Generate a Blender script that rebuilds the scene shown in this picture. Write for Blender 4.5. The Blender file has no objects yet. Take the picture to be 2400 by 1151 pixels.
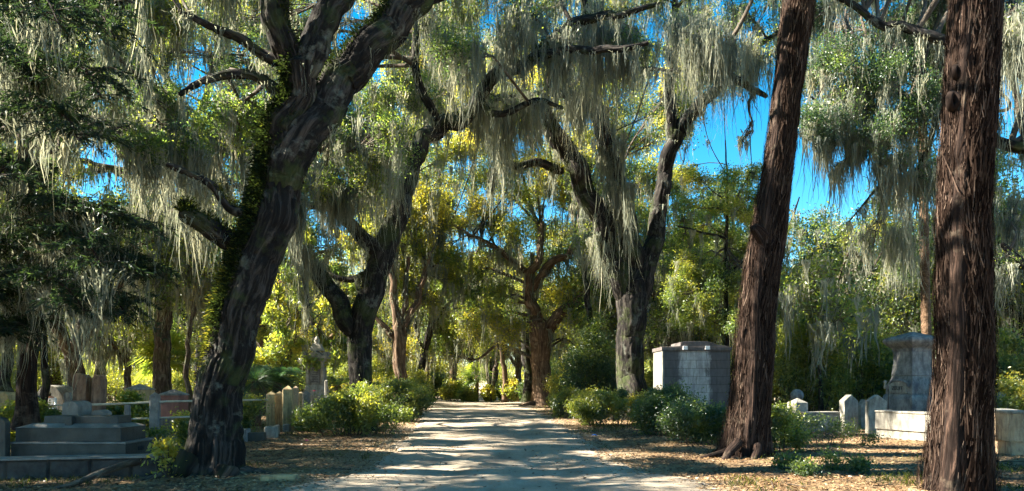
import bpy, bmesh, math, random
import numpy as np
from mathutils import Vector, Matrix
PI = math.pi
F = 1750.0; CX = 1200.0; HZ = 895.0; EYE = 1.6
sc = bpy.context.scene
COL = sc.collection

def P(px, py, d):
    return np.array([(px-CX)/F*d, d, EYE-(py-HZ)/F*d])
def G(px, py):
    d = EYE*F/(py-HZ); return np.array([(px-CX)/F*d, d, 0.0])
def GX(px, d):
    return np.array([(px-CX)/F*d, d, 0.0])

# ------------------------------------------------------------------ materials
def nt(name):
    m = bpy.data.materials.new(name); m.use_nodes = True
    n = m.node_tree.nodes; l = m.node_tree.links
    for x in list(n): n.remove(x)
    out = n.new('ShaderNodeOutputMaterial')
    return m, n, l, out
def ramp(n, pts):
    r = n.new('ShaderNodeValToRGB'); e = r.color_ramp.elements
    while len(e) < len(pts): e.new(0.5)
    for k, (p, c) in enumerate(pts):
        e[k].position = p; e[k].color = (*c, 1)
    return r
def mapping(n, l, src, scale):
    mp = n.new('ShaderNodeMapping'); mp.inputs['Scale'].default_value = scale
    l.new(src, mp.inputs['Vector']); return mp.outputs[0]
def noise(n, l, vec, scale, detail=4, rough=0.6, dist=0.0):
    t = n.new('ShaderNodeTexNoise'); t.inputs['Scale'].default_value = scale
    t.inputs['Detail'].default_value = detail; t.inputs['Roughness'].default_value = rough
    t.inputs['Distortion'].default_value = dist
    l.new(vec, t.inputs['Vector']); return t.outputs['Fac']
def mixc(n, l, fac, a, b, mode='MIX'):
    m = n.new('ShaderNodeMix'); m.data_type = 'RGBA'; m.blend_type = mode
    for s, v in ((m.inputs[0], fac), (m.inputs[6], a), (m.inputs[7], b)):
        if isinstance(v, (int, float)): s.default_value = v
        elif isinstance(v, tuple): s.default_value = (*v, 1)
        else: l.new(v, s)
    return m.outputs[2]
def bump(n, l, h, strength, dist, prev=None):
    b = n.new('ShaderNodeBump'); b.inputs['Strength'].default_value = strength
    b.inputs['Distance'].default_value = dist; l.new(h, b.inputs['Height'])
    if prev is not None: l.new(prev, b.inputs['Normal'])
    return b.outputs[0]

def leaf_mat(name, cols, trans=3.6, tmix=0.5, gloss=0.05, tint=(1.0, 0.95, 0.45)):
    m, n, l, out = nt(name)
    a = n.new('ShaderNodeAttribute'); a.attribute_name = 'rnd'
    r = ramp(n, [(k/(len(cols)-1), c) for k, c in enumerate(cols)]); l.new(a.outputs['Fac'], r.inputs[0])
    d = n.new('ShaderNodeBsdfDiffuse'); l.new(r.outputs[0], d.inputs[0])
    t = n.new('ShaderNodeBsdfTranslucent')
    c2 = mixc(n, l, 1.0, r.outputs[0], tuple(min(4, trans*x) for x in tint), 'MULTIPLY')
    l.new(c2, t.inputs[0])
    mx = n.new('ShaderNodeMixShader'); mx.inputs[0].default_value = tmix
    l.new(d.outputs[0], mx.inputs[1]); l.new(t.outputs[0], mx.inputs[2])
    g = n.new('ShaderNodeBsdfGlossy'); g.inputs['Roughness'].default_value = 0.38
    g.inputs[0].default_value = (0.9, 0.95, 1, 1)
    mg = n.new('ShaderNodeMixShader'); mg.inputs[0].default_value = gloss
    l.new(mx.outputs[0], mg.inputs[1]); l.new(g.outputs[0], mg.inputs[2])
    l.new(mg.outputs[0], out.inputs[0]); return m

def bark_mat(name, dark, mid, light, lich=(0.3, 0.32, 0.27), lamt=0.25, ns=9.0, stretch=0.18, bs=0.9, green=0.0):
    m, n, l, out = nt(name)
    a = n.new('ShaderNodeAttribute'); a.attribute_name = 'bark'
    v = mapping(n, l, a.outputs['Vector'], (1, 1, stretch))
    f = noise(n, l, v, ns, 6, 0.7, 0.6)
    r = ramp(n, [(0.32, dark), (0.5, mid), (0.68, light)]); l.new(f, r.inputs[0])
    f2 = noise(n, l, a.outputs['Vector'], 2.2, 5, 0.7)
    r2 = ramp(n, [(0.56, (0, 0, 0)), (0.66, (1, 1, 1))]); l.new(f2, r2.inputs[0])
    ml = n.new('ShaderNodeMath'); ml.operation = 'MULTIPLY'; ml.inputs[1].default_value = lamt
    l.new(r2.outputs[0], ml.inputs[0])
    c = mixc(n, l, ml.outputs[0], r.outputs[0], lich)
    if green > 0:
        f3 = noise(n, l, a.outputs['Vector'], 1.3, 5, 0.7)
        r3 = ramp(n, [(0.5, (0, 0, 0)), (0.62, (green, green, green))]); l.new(f3, r3.inputs[0])
        c = mixc(n, l, r3.outputs[0], c, (0.05, 0.07, 0.02))
    p = n.new('ShaderNodeBsdfPrincipled'); p.inputs['Roughness'].default_value = 0.95
    p.inputs['Specular IOR Level'].default_value = 0.2
    l.new(c, p.inputs['Base Color'])
    ff = noise(n, l, v, ns*3.2, 4, 0.7, 0.3); b = bump(n, l, ff, .6, 0.02, bump(n, l, f, bs, 0.05))
    c = mixc(n, l, 0.45, c, ff, 'OVERLAY')
    l.new(c, p.inputs['Base Color']); l.new(b, p.inputs['Normal'])
    l.new(p.outputs[0], out.inputs[0]); return m

def stone_mat(name, c1, c2, stain=(0.05, 0.05, 0.045), amt=0.6, rough=0.8, bricks=None, streak=True, xband=None):
    m, n, l, out = nt(name)
    tc = n.new('ShaderNodeTexCoord'); o = tc.outputs['Object']
    f = noise(n, l, o, 3.0, 6, 0.65)
    r = ramp(n, [(0.35, c1), (0.65, c2)]); l.new(f, r.inputs[0])
    v = mapping(n, l, o, (4.0, 4.0, 0.8 if streak else 4.0))
    f2 = noise(n, l, v, 1.6, 7, 0.75, 0.5)
    r2 = ramp(n, [(0.45, (0, 0, 0)), (0.66, (amt, amt, amt))]); l.new(f2, r2.inputs[0])
    c = mixc(n, l, r2.outputs[0], r.outputs[0], stain)
    if xband:      # weather-darkened ends of the wall, with a ragged edge
        s0 = n.new('ShaderNodeSeparateXYZ'); l.new(o, s0.inputs[0])
        fb = noise(n, l, mapping(n, l, o, (2.5, 2.5, 0.9)), 1.5, 6, 0.7, .4)
        def mth(op, a, b=None):
            q = n.new('ShaderNodeMath'); q.operation = op
            for k, v_ in enumerate((a, b)):
                if v_ is None: continue
                if isinstance(v_, (int, float)): q.inputs[k].default_value = v_
                else: l.new(v_, q.inputs[k])
            return q.outputs[0]
        ax = mth('ABSOLUTE', mth('SUBTRACT', s0.outputs[0], xband[0])); v_ = mth('ADD', ax, mth('MULTIPLY', mth('SUBTRACT', fb, .5), .9))
        rb_ = ramp(n, [(xband[1]-.08, (0, 0, 0)), (xband[1]+.08, (.85, .85, .85))]); l.new(v_, rb_.inputs[0])
        c = mixc(n, l, rb_.outputs[0], c, (0.04, 0.034, 0.038))
    f3 = noise(n, l, o, 40, 4, 0.7)
    c = mixc(n, l, 0.25, c, f3, 'OVERLAY')
    nrm = bump(n, l, f3, 0.5, 0.01)
    nrm = bump(n, l, f2, 0.5, 0.03, nrm)
    if bricks:
        sx = n.new('ShaderNodeSeparateXYZ'); l.new(o, sx.inputs[0])
        ad = n.new('ShaderNodeMath'); ad.operation = 'ADD'; l.new(sx.outputs[0], ad.inputs[0]); l.new(sx.outputs[1], ad.inputs[1])
        cb = n.new('ShaderNodeCombineXYZ'); l.new(ad.outputs[0], cb.inputs[0]); l.new(sx.outputs[2], cb.inputs[1])
        bt = n.new('ShaderNodeTexBrick'); bt.inputs['Scale'].default_value = 1
        bt.inputs['Brick Width'].default_value = bricks[0]; bt.inputs['Row Height'].default_value = bricks[1]
        bt.inputs['Mortar Size'].default_value = 0.012; bt.inputs['Mortar Smooth'].default_value = 0.3
        bt.inputs['Color1'].default_value = (1, 1, 1, 1); bt.inputs['Color2'].default_value = (0.86, 0.86, 0.87, 1)
        bt.inputs['Mortar'].default_value = (0.6, 0.58, 0.56, 1)
        l.new(cb.outputs[0], bt.inputs['Vector'])
        c = mixc(n, l, 1.0, c, bt.outputs['Color'], 'MULTIPLY')
        iv = n.new('ShaderNodeMath'); iv.operation = 'SUBTRACT'; iv.inputs[0].default_value = 1
        l.new(bt.outputs['Fac'], iv.inputs[1]); nrm = bump(n, l, iv.outputs[0], 0.7, 0.02, nrm)
    p = n.new('ShaderNodeBsdfPrincipled'); p.inputs['Roughness'].default_value = rough
    l.new(c, p.inputs['Base Color']); l.new(nrm, p.inputs['Normal'])
    l.new(p.outputs[0], out.inputs[0]); return m

def plain_mat(name, c, rough=0.7, metal=0.0):
    m, n, l, out = nt(name)
    tc = n.new('ShaderNodeTexCoord'); f = noise(n, l, tc.outputs['Object'], 14, 5, 0.65)
    r = ramp(n, [(0.3, tuple(x*0.72 for x in c)), (0.7, tuple(min(1, x*1.2) for x in c))]); l.new(f, r.inputs[0])
    p = n.new('ShaderNodeBsdfPrincipled'); p.inputs['Roughness'].default_value = rough; p.inputs['Metallic'].default_value = metal
    l.new(r.outputs[0], p.inputs['Base Color']); l.new(bump(n, l, f, 0.3, 0.01), p.inputs['Normal'])
    l.new(p.outputs[0], out.inputs[0]); return m

OAKC = [(0.026, 0.055, 0.03), (0.062, 0.105, 0.036), (0.12, 0.155, 0.038), (0.21, 0.21, 0.045), (0.31, 0.27, 0.055)]
M = {}
M['oak_leaf'] = leaf_mat('oak_leaf', [(0.015, 0.036, 0.024)]+OAKC[1:], gloss=0.035)
M['shrub_leaf'] = leaf_mat('shrub_leaf', [(0.022, 0.045, 0.018), (0.055, 0.085, 0.024), (0.11, 0.135, 0.028), (0.19, 0.185, 0.03), (0.29, 0.245, 0.04)], gloss=0.05)
M['cedar_leaf'] = leaf_mat('cedar_leaf', [(0.007, 0.015, 0.012), (0.015, 0.03, 0.019), (0.035, 0.06, 0.026), (0.09, 0.12, 0.04)], gloss=0.02, tmix=0.3)
M['palm_leaf'] = leaf_mat('palm_leaf', [(0.010, 0.028, 0.018), (0.03, 0.07, 0.028), (0.12, 0.17, 0.035), (0.26, 0.26, 0.06)], gloss=0.08)
M['fern'] = leaf_mat('fern', [(0.007, 0.013, 0.007), (0.025, 0.038, 0.012), (0.09, 0.10, 0.022), (0.2, 0.17, 0.035)], gloss=0.01, trans=2)
M['moss'] = leaf_mat('moss', [(0.08, 0.095, 0.085), (0.17, 0.19, 0.16), (0.27, 0.28, 0.225), (0.38, 0.37, 0.28)], trans=1.55, tmix=0.42, gloss=0.0, tint=(1, 0.97, 0.82))
M['litter'] = leaf_mat('litter', [(0.045, 0.028, 0.018), (0.12, 0.072, 0.04), (0.24, 0.15, 0.08), (0.37, 0.28, 0.16)], trans=1.2, tmix=0.15, gloss=0.03, tint=(1, .9, .7))
M['oak_bark'] = bark_mat('oak_bark', (0.003, 0.003, 0.003), (0.012, 0.0105, 0.010), (0.075, 0.064, 0.058), green=0.5)
M['oak_bark_pale'] = bark_mat('oak_bark_pale', (0.014, 0.010, 0.008), (0.06, 0.046, 0.037), (0.18, 0.145, 0.115), green=0.35)
M['oak_bark_warm'] = bark_mat('oak_bark_warm', (0.03, 0.018, 0.012), (0.10, 0.065, 0.043), (0.24, 0.17, 0.115), lich=(0.4, 0.36, 0.28))
M['cedar_bark'] = bark_mat('cedar_bark', (0.004, 0.0025, 0.002), (0.018, 0.0105, 0.0085), (0.095, 0.058, 0.043), lich=(0.2, 0.16, 0.12), lamt=0.3, ns=24, stretch=0.06, bs=1.0)
M['twig'] = bark_mat('twig', (0.035, 0.028, 0.022), (0.075, 0.06, 0.048), (0.13, 0.11, 0.09), lamt=0.4)
M['palm_bark'] = bark_mat('palm_bark', (0.05, 0.03, 0.018), (0.13, 0.08, 0.05), (0.22, 0.15, 0.1), stretch=1.6, ns=7)
M['marble'] = stone_mat('marble', (0.17, 0.16, 0.14), (0.35, 0.33, 0.285), stain=(0.06, 0.055, 0.045), amt=0.8)
M['marble_old'] = stone_mat('marble_old', (0.09, 0.088, 0.085), (0.27, 0.26, 0.245), stain=(0.045, 0.045, 0.06), amt=0.9)
M['ashlar'] = stone_mat('ashlar', (0.32, 0.31, 0.30), (0.5, 0.485, 0.46), stain=(0.10, 0.085, 0.095), amt=0.6, bricks=(0.75, 0.3), xband=(-.07, .52))
M['ashlar_light'] = stone_mat('ashlar_light', (0.5, 0.49, 0.49), (0.72, 0.7, 0.68), stain=(0.12, 0.11, 0.12), amt=0.75, bricks=(0.75, 0.3))
M['dark_cap'] = stone_mat('dark_cap', (0.05, 0.04, 0.04), (0.13, 0.11, 0.11), amt=0.7)
M['granite'] = stone_mat('granite', (0.018, 0.020, 0.018), (0.055, 0.056, 0.050), amt=0.5, rough=0.6)
M['granite_top'] = stone_mat('granite_top', (0.10, 0.10, 0.095), (0.22, 0.215, 0.20), amt=0.4, rough=0.6)
M['rough_stone'] = stone_mat('rough_stone', (0.014, 0.012, 0.012), (0.06, 0.052, 0.048), amt=0.8, streak=False)
M['tan_stone'] = stone_mat('tan_stone', (0.36, 0.25, 0.12), (0.55, 0.42, 0.23), stain=(0.08, 0.07, 0.04), amt=0.85)
M['rust_stone'] = stone_mat('rust_stone', (0.17, 0.085, 0.05), (0.32, 0.2, 0.14), stain=(0.04, 0.025, 0.02), amt=0.9)
M['red_granite'] = stone_mat('red_granite', (0.17, 0.055, 0.045), (0.28, 0.11, 0.085), stain=(0.07, 0.03, 0.03), amt=0.5, rough=0.5)
M['buff_wall'] = stone_mat('buff_wall', (0.34, 0.24, 0.15), (0.52, 0.40, 0.27), stain=(0.10, 0.06, 0.05), amt=0.9)
M['iron'] = plain_mat('iron', (0.06, 0.045, 0.035), 0.6, 0.5)
M['pipe'] = plain_mat('pipe', (0.42, 0.40, 0.33), 0.5, 0.3)
M['inscription'] = plain_mat('inscription', (0.03, 0.03, 0.035), 0.8)
M['white'] = plain_mat('white', (0.7, 0.7, 0.7), 0.7)
M['skin'] = plain_mat('skin', (0.5, 0.24, 0.16), 0.6)
M['shirt'] = plain_mat('shirt', (0.75, 0.75, 0.75), 0.9)
M['trouser'] = plain_mat('trouser', (0.12, 0.13, 0.16), 0.9)
M['cap'] = plain_mat('cap', (0.45, 0.36, 0.2), 0.9)
M['hair'] = plain_mat('hair', (0.04, 0.025, 0.015), 0.8)
M['red'] = plain_mat('red', (0.6, 0.02, 0.03), 0.5)
M['pink'] = plain_mat('pink', (0.75, 0.12, 0.28), 0.5)
M['magenta'] = plain_mat('magenta', (0.55, 0.05, 0.3), 0.5)
M['blue'] = plain_mat('blue', (0.03, 0.18, 0.75), 0.4)
M['stem_green'] = plain_mat('stem_green', (0.06, 0.11, 0.03), 0.7)

# ------------------------------------------------------------------ mesh building
class Geo:
    def __init__(s): s.V = []; s.F = {}; s.n = 0; s.A = []; s.B = []
    def add(s, V, Fs, rnd=None, bark=None):
        V = np.asarray(V, float); Fs = np.asarray(Fs, int)
        s.V.append(V); s.F.setdefault(Fs.shape[1], []).append(Fs + s.n); s.n += len(V)
        s.A.append(np.full(len(V), 0.5) if rnd is None else np.asarray(rnd, float))
        s.B.append(V if bark is None else bark)
        return s
    def build(s, name, mat, parent=None, base=(0, 0, 0), smooth=False):
        if not s.V: return None
        V = np.concatenate(s.V) - np.asarray(base, float)
        me = bpy.data.meshes.new(name)
        nf = 0; loops = []; starts = []; tot = 0
        for k, L in s.F.items():
            Fa = np.concatenate(L); loops.append(Fa.ravel())
            starts.append(tot + np.arange(len(Fa))*k); tot += Fa.size; nf += len(Fa)
        loops = np.concatenate(loops); starts = np.concatenate(starts)
        me.vertices.add(len(V)); me.vertices.foreach_set('co', V.astype(np.float32).ravel())
        me.loops.add(tot); me.loops.foreach_set('vertex_index', loops.astype(np.int32))
        me.polygons.add(nf); me.polygons.foreach_set('loop_start', starts.astype(np.int32))
        me.polygons.foreach_set('use_smooth', np.full(nf, bool(smooth)))
        a = me.attributes.new('rnd', 'FLOAT', 'POINT'); a.data.foreach_set('value', np.concatenate(s.A).astype(np.float32))
        if name in BARKY:
            b = me.attributes.new('bark', 'FLOAT_VECTOR', 'POINT'); b.data.foreach_set('vector', np.concatenate(s.B).astype(np.float32).ravel())
        me.update(calc_edges=True)
        me.materials.append(mat)
        o = bpy.data.objects.new(name, me); COL.objects.link(o)
        if parent is not None: o.parent = parent
        else: o.location = base
        return o
BARKY = {'trunk', 'limb', 'root', 'twigs', 'stems', 'bough', 'branchwork', 'fallen_branch', 'stem'}
def tag(o, label, cat, group=None, kind=None):
    if label: o['label'] = label
    if cat: o['category'] = cat
    if group: o['group'] = group
    if kind: o['kind'] = kind
    return o
def thing(name, label, cat, loc, rz=0, group=None):
    o = bpy.data.objects.new(name, None); COL.objects.link(o); o.empty_display_size = 0.3
    o.location = tuple(float(x) for x in loc); o.rotation_euler = (0, 0, rz)
    return tag(o, label, cat, group)

_tab = np.random.RandomState(7).rand(256, 256)
def vnoise(u, v, pu=0):
    iu = np.floor(u).astype(int); iv = np.floor(v).astype(int); fu = u-iu; fv = v-iv
    fu = fu*fu*(3-2*fu); fv = fv*fv*(3-2*fv)
    m = (lambda a: a % pu) if pu else (lambda a: a % 256)
    a0 = m(iu) % 256; a1 = m(iu+1) % 256; b0 = iv % 256; b1 = (iv+1) % 256
    return (_tab[a0, b0]*(1-fu)+_tab[a1, b0]*fu)*(1-fv)+(_tab[a0, b1]*(1-fu)+_tab[a1, b1]*fu)*fv
def fbm(u, v, o=4):
    s = 0; a = 0.5
    for k in range(o): s = s+a*vnoise(u*2**k+17*k, v*2**k+31*k); a *= .5
    return s

def catmull(pts, n):
    pts = np.asarray(pts, float)
    if len(pts) == 2: pts = np.array([pts[0], (pts[0]+pts[1])/2, pts[1]])
    p = np.vstack([2*pts[0]-pts[1], pts, 2*pts[-1]-pts[-2]])
    seg = np.linalg.norm(np.diff(pts[:, :3], axis=0), axis=1); cum = np.r_[0, np.cumsum(seg)]
    t = np.linspace(0, cum[-1], n); k = np.clip(np.searchsorted(cum, t, 'right')-1, 0, len(seg)-1)
    f = ((t-cum[k])/np.maximum(seg[k], 1e-9))[:, None]
    a, b, c, d = p[k], p[k+1], p[k+2], p[k+3]
    return 0.5*((2*b)+(-a+c)*f+(2*a-5*b+4*c-d)*f**2+(-a+3*b-3*c+d)*f**3)

def tube(g, path, rad, sides=8, style=None, seed=0, flare=None, closed_tip=True, amp=0.0, wind=1.0):
    """swept tube; style 'oak' or 'cedar' adds real bark relief; flare=(height, amount, lobes)"""
    path = np.asarray(path, float); n = len(path); rad = np.asarray(rad, float)
    T = np.gradient(path, axis=0); T /= np.maximum(np.linalg.norm(T, axis=1, keepdims=True), 1e-9)
    ref = np.array([0.0, 1.0, 0.0]) if abs(T[:, 1]).max() < 0.95 else np.array([1.0, 0.0, 0.0])
    if abs(T@ref).max() > 0.97: ref = np.array([0.3, 0.4, 0.86])
    N = np.cross(T, ref); N /= np.maximum(np.linalg.norm(N, axis=1, keepdims=True), 1e-9)
    B = np.cross(T, N)
    s = np.r_[0, np.cumsum(np.linalg.norm(np.diff(path, axis=0), axis=1))]
    th = np.linspace(0, 2*PI, sides, endpoint=False)
    S, TH = np.meshgrid(s, th, indexing='ij')
    R = np.repeat(rad[:, None], sides, 1)
    ph = seed*1.7
    R = R*(1+0.05*np.sin(2*TH+ph+S*0.3)+0.03*np.sin(3*TH+ph*2-S*0.4))
    if style == 'cedar':
        w = TH+0.10*S*wind
        R = R*(1+0.10*np.sin(3*w+ph)+0.07*np.sin(5*w+ph*2.1)+0.05*np.sin(9*w+ph*3+0.6*np.sin(S)))
        u = w/(2*PI)*60
        h = vnoise(u+1.6*vnoise(S*1.3+50, TH*0+seed), S*1.6+seed*9, 60)
        h2 = vnoise(u*2, S*4+seed*5, 120)
        R = R+amp*(np.abs(h-0.5)*2*1.1+0.5*h2-0.6)
    elif style == 'oak':
        u = (TH+0.06*S)/(2*PI)*34
        h = vnoise(u+1.2*vnoise(S*3, TH*0+seed), S*3.4+seed*9, 34)
        h2 = vnoise(u*2, S*9+seed*5, 68)
        R = R+amp*(1.2*np.clip(np.abs(h-0.5)*4, 0, 1)+0.5*h2-0.9)
        R = R*(1+0.10*(vnoise(TH/(2*PI)*6, S*0.9+seed, 6)-0.5))
    if flare:
        fh, fa, lobes = flare
        e = np.exp(-S/fh)
        lob = 0.55+0.45*np.cos(lobes*TH+ph)+0.25*np.cos((lobes+2)*TH+ph*2)
        R = R*(1+fa*e*np.clip(lob, 0.1, 2))
    V = path[:, None, :]+N[:, None, :]*(R*np.cos(TH))[..., None]+B[:, None, :]*(R*np.sin(TH))[..., None]
    V = V.reshape(-1, 3)
    rr = max(rad.mean(), 0.01)
    bk = np.stack([rr*np.cos(TH)+seed, rr*np.sin(TH), S], -1).reshape(-1, 3)
    i = np.arange(n-1)[:, None]*sides; j = np.arange(sides)[None, :]; j2 = (j+1) % sides
    Fq = np.stack([i+j, i+j2, i+sides+j2, i+sides+j], -1).reshape(-1, 4)
    g.add(V, Fq, bark=bk)
    if closed_tip:
        c = path[-1]+T[-1]*rad[-1]*0.6
        Vt = np.vstack([V[-sides:], c]); jj = np.arange(sides)
        bt = np.vstack([bk[-sides:], bk[-1]])
        g.add(Vt, np.stack([jj, (jj+1) % sides, np.full(sides, sides)], -1), bark=bt)

def unit(rng, n):
    v = rng.randn(n, 3); return v/np.linalg.norm(v, axis=1, keepdims=True)
def leaves(g, rng, C, size, rnd, aspect=0.45, droop=0.0, long_dir=None):
    n = len(C)
    a = unit(rng, n) if long_dir is None else long_dir+0.35*unit(rng, n)
    a[:, 2] -= droop; a /= np.linalg.norm(a, axis=1, keepdims=True)
    b = np.cross(a, unit(rng, n)); b /= np.linalg.norm(b, axis=1, keepdims=True)
    L = size*(0.65+0.7*rng.rand(n))[:, None]; W = L*aspect
    nn = np.cross(a, b)*L*0.08
    V = np.stack([C-a*L*0.5+nn, C+b*W*0.5+a*L*0.06, C+a*L*0.5+nn, C-b*W*0.5+a*L*0.06], 1).reshape(-1, 3)
    i = np.arange(n)[:, None]*4
    g.add(V, i+np.arange(4)[None, :], rnd=np.repeat(np.clip(rnd, 0, 1), 4))
def moss(g, rng, C, length, width=0.03, per=12, spread=0.14, tone=0.5, segs=8):
    """Spanish moss: every point of C carries a clump of hanging tapering strands"""
    per = int(per*1.8); width *= 1.0; n = len(C)*per
    if n == 0: return
    base = np.repeat(C, per, 0)+rng.randn(n, 3)*spread*np.array([1, 1, 0.25])
    cl = np.repeat((0.35+0.9*rng.rand(len(C))), per)
    rr_ = np.linalg.norm((base-np.repeat(C, per, 0))[:, :2], axis=1)/max(spread, 1e-3)
    L = length*cl*(0.2+0.8*rng.rand(n)**1.5)*np.exp(-0.35*rr_**2)*1.25
    ang = rng.rand(n)*PI; w = width*(0.3+1.0*rng.rand(n)**1.5)
    dirv = np.stack([np.cos(ang), np.sin(ang), np.zeros(n)], 1)
    conv = (np.repeat(C, per, 0)-base)*np.array([1, 1, 0])
    ph = rng.rand(n, 2)*6.28; fq = 5+11*rng.rand(n); am_ = 0.008+0.034*rng.rand(n)**1.5; sw = rng.randn(n, 2)*0.10
    rows = []
    for k in range(segs+1):
        t = k/segs
        c = base.copy(); c[:, 2] -= L*t
        c += conv*0.55*t
        c[:, 0] += am_*np.sin(ph[:, 0]+t*fq)*L**0.5+sw[:, 0]*t*t*L; c[:, 1] += am_*np.sin(ph[:, 1]+t*fq*.9)*L**0.5+sw[:, 1]*t*t*L
        ww = (w*(1-0.85*t**1.4)*(0.45+1.0*rng.rand(n)))[:, None]
        rows.append(np.stack([c-dirv*ww, c+dirv*ww], 1))
    V = np.stack(rows, 1)            # n, segs+1, 2, 3
    tn = np.clip(np.repeat(tone+0.2*rng.randn(len(C)), per)+0.1*rng.randn(n), 0, 1)
    r = np.repeat(tn, (segs+1)*2)
    i = np.arange(n)[:, None, None]*(segs+1)*2+np.arange(segs)[None, :, None]*2
    Fq = i+np.array([0, 1, 3, 2])[None, None, :]
    g.add(V.reshape(-1, 3), Fq.reshape(-1, 4), rnd=r)

def box(g, x0, x1, y0, y1, z0, z1, taper=0.0, rnd=None, dx=0, dy=0):
    t = taper
    V = [(x0, y0, z0), (x1, y0, z0), (x1, y1, z0), (x0, y1, z0), (x0+t+dx, y0+t+dy, z1), (x1-t+dx, y0+t+dy, z1), (x1-t+dx, y1-t+dy, z1), (x0+t+dx, y1-t+dy, z1)]
    g.add(V, [(0, 3, 2, 1), (4, 5, 6, 7), (0, 1, 5, 4), (1, 2, 6, 5), (2, 3, 7, 6), (3, 0, 4, 7)])
def pyramid(g, x0, x1, y0, y1, z0, z1):
    V = [(x0, y0, z0), (x1, y0, z0), (x1, y1, z0), (x0, y1, z0), ((x0+x1)/2, (y0+y1)/2, z1)]
    g.add(V, [(0, 1, 4), (1, 2, 4), (2, 3, 4), (3, 0, 4)]); g.add(V[:4], [(0, 3, 2, 1)])
def solid(name, mat, parent, fn, bev=0.012, base=(0, 0, 0), rough=0.0, seed=1, sub=0):
    """bevelled worn stone part: geometry from fn(g), welded, bevelled, slightly roughened"""
    g = Geo(); fn(g); o = g.build(name, mat, parent, base)
    bm = bmesh.new(); bm.from_mesh(o.data)
    bmesh.ops.remove_doubles(bm, verts=bm.verts, dist=1e-5)
    bmesh.ops.recalc_face_normals(bm, faces=bm.faces)
    if bev > 0:
        es = [e for e in bm.edges if len(e.link_faces) == 2 and e.calc_face_angle(0) > 0.3]
        bmesh.ops.bevel(bm, geom=es, offset=bev, segments=2, profile=0.6, affect='EDGES', clamp_overlap=True)
    if sub:
        bmesh.ops.subdivide_edges(bm, edges=bm.edges[:], cuts=sub, use_grid_fill=True)
    if rough > 0:
        rg = random.Random(seed)
        for v in bm.verts: v.co += Vector((rg.gauss(0, rough), rg.gauss(0, rough), rg.gauss(0, rough)))
    for f in bm.faces: f.smooth = False
    bm.to_mesh(o.data); bm.free(); return o
def lathe(g, prof, segs=24, c=(0, 0)):
    n = len(prof); V = []
    for r, z in prof:
        for k in range(segs):
            a = 2*PI*k/segs; V.append((c[0]+r*math.cos(a), c[1]+r*math.sin(a), z))
    Fq = [(i*segs+k, i*segs+(k+1) % segs, (i+1)*segs+(k+1) % segs, (i+1)*segs+k) for i in range(n-1) for k in range(segs)]
    g.add(V, Fq)
def prism(g, prof, y0, y1):
    """extrude an xz outline between y0 and y1"""
    n = len(prof)
    V = [(x, y0, z) for x, z in prof]+[(x, y1, z) for x, z in prof]
    g.add(V, [(i, (i+1) % n, n+(i+1) % n, n+i) for i in range(n)])
    me_f = [list(range(n))[::-1], [n+i for i in range(n)]]
    g.add(V, me_f)
def text_mesh(name, s, size, mat, parent, loc, rot, depth=0.006):
    cu = bpy.data.curves.new('tmp', 'FONT'); cu.body = s; cu.size = size; cu.extrude = depth; cu.align_x = 'CENTER'; cu.align_y = 'CENTER'
    t = bpy.data.objects.new('tmp', cu); COL.objects.link(t)
    dg = bpy.context.evaluated_depsgraph_get()
    me = bpy.data.meshes.new_from_object(t.evaluated_get(dg)); bpy.data.objects.remove(t); bpy.data.curves.remove(cu)
    me.materials.clear(); me.materials.append(mat)
    o = bpy.data.objects.new(name, me); COL.objects.link(o); o.parent = parent; o.location = loc; o.rotation_euler = rot
    return o

# ------------------------------------------------------------------ tree builder
def limb_path(pts, step=0.12, jit=0.03, seed=0):
    """pts: (px, py, d, width_px) -> path and radii"""
    A = np.array([[*P(a, b, d), w/2/F*d] for a, b, d, w in pts])
    L = np.linalg.norm(np.diff(A[:, :3], axis=0), axis=1).sum()
    n = max(6, int(L/step)); C = catmull(A, n)
    rs = np.random.RandomState(seed+3)
    k = max(3, int(L/0.5)); wob = rs.randn(k, 3)*jit
    t = np.linspace(0, k-1, n); W = np.stack([np.interp(t, np.arange(k), wob[:, q]) for q in range(3)], 1)
    W[0] = 0
    return C[:, :3]+W*np.minimum(1, C[:, 3:4]*8), np.maximum(C[:, 3], 0.012)

class Cl:   # a foliage cluster
    def __init__(s, c, r, n=1300, size=0.085, tone=0.4, moss=20, ml=1.3, sub=14, flat=0.6, wid=0.03, leafn=None):
        sub = int(sub*1.6); flat = .8
        s.c = np.asarray(c, float); s.r = r; s.n = n; s.size = size; s.tone = tone; s.moss = moss; s.ml = ml; s.sub = sub; s.flat = flat; s.wid = wid

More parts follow.
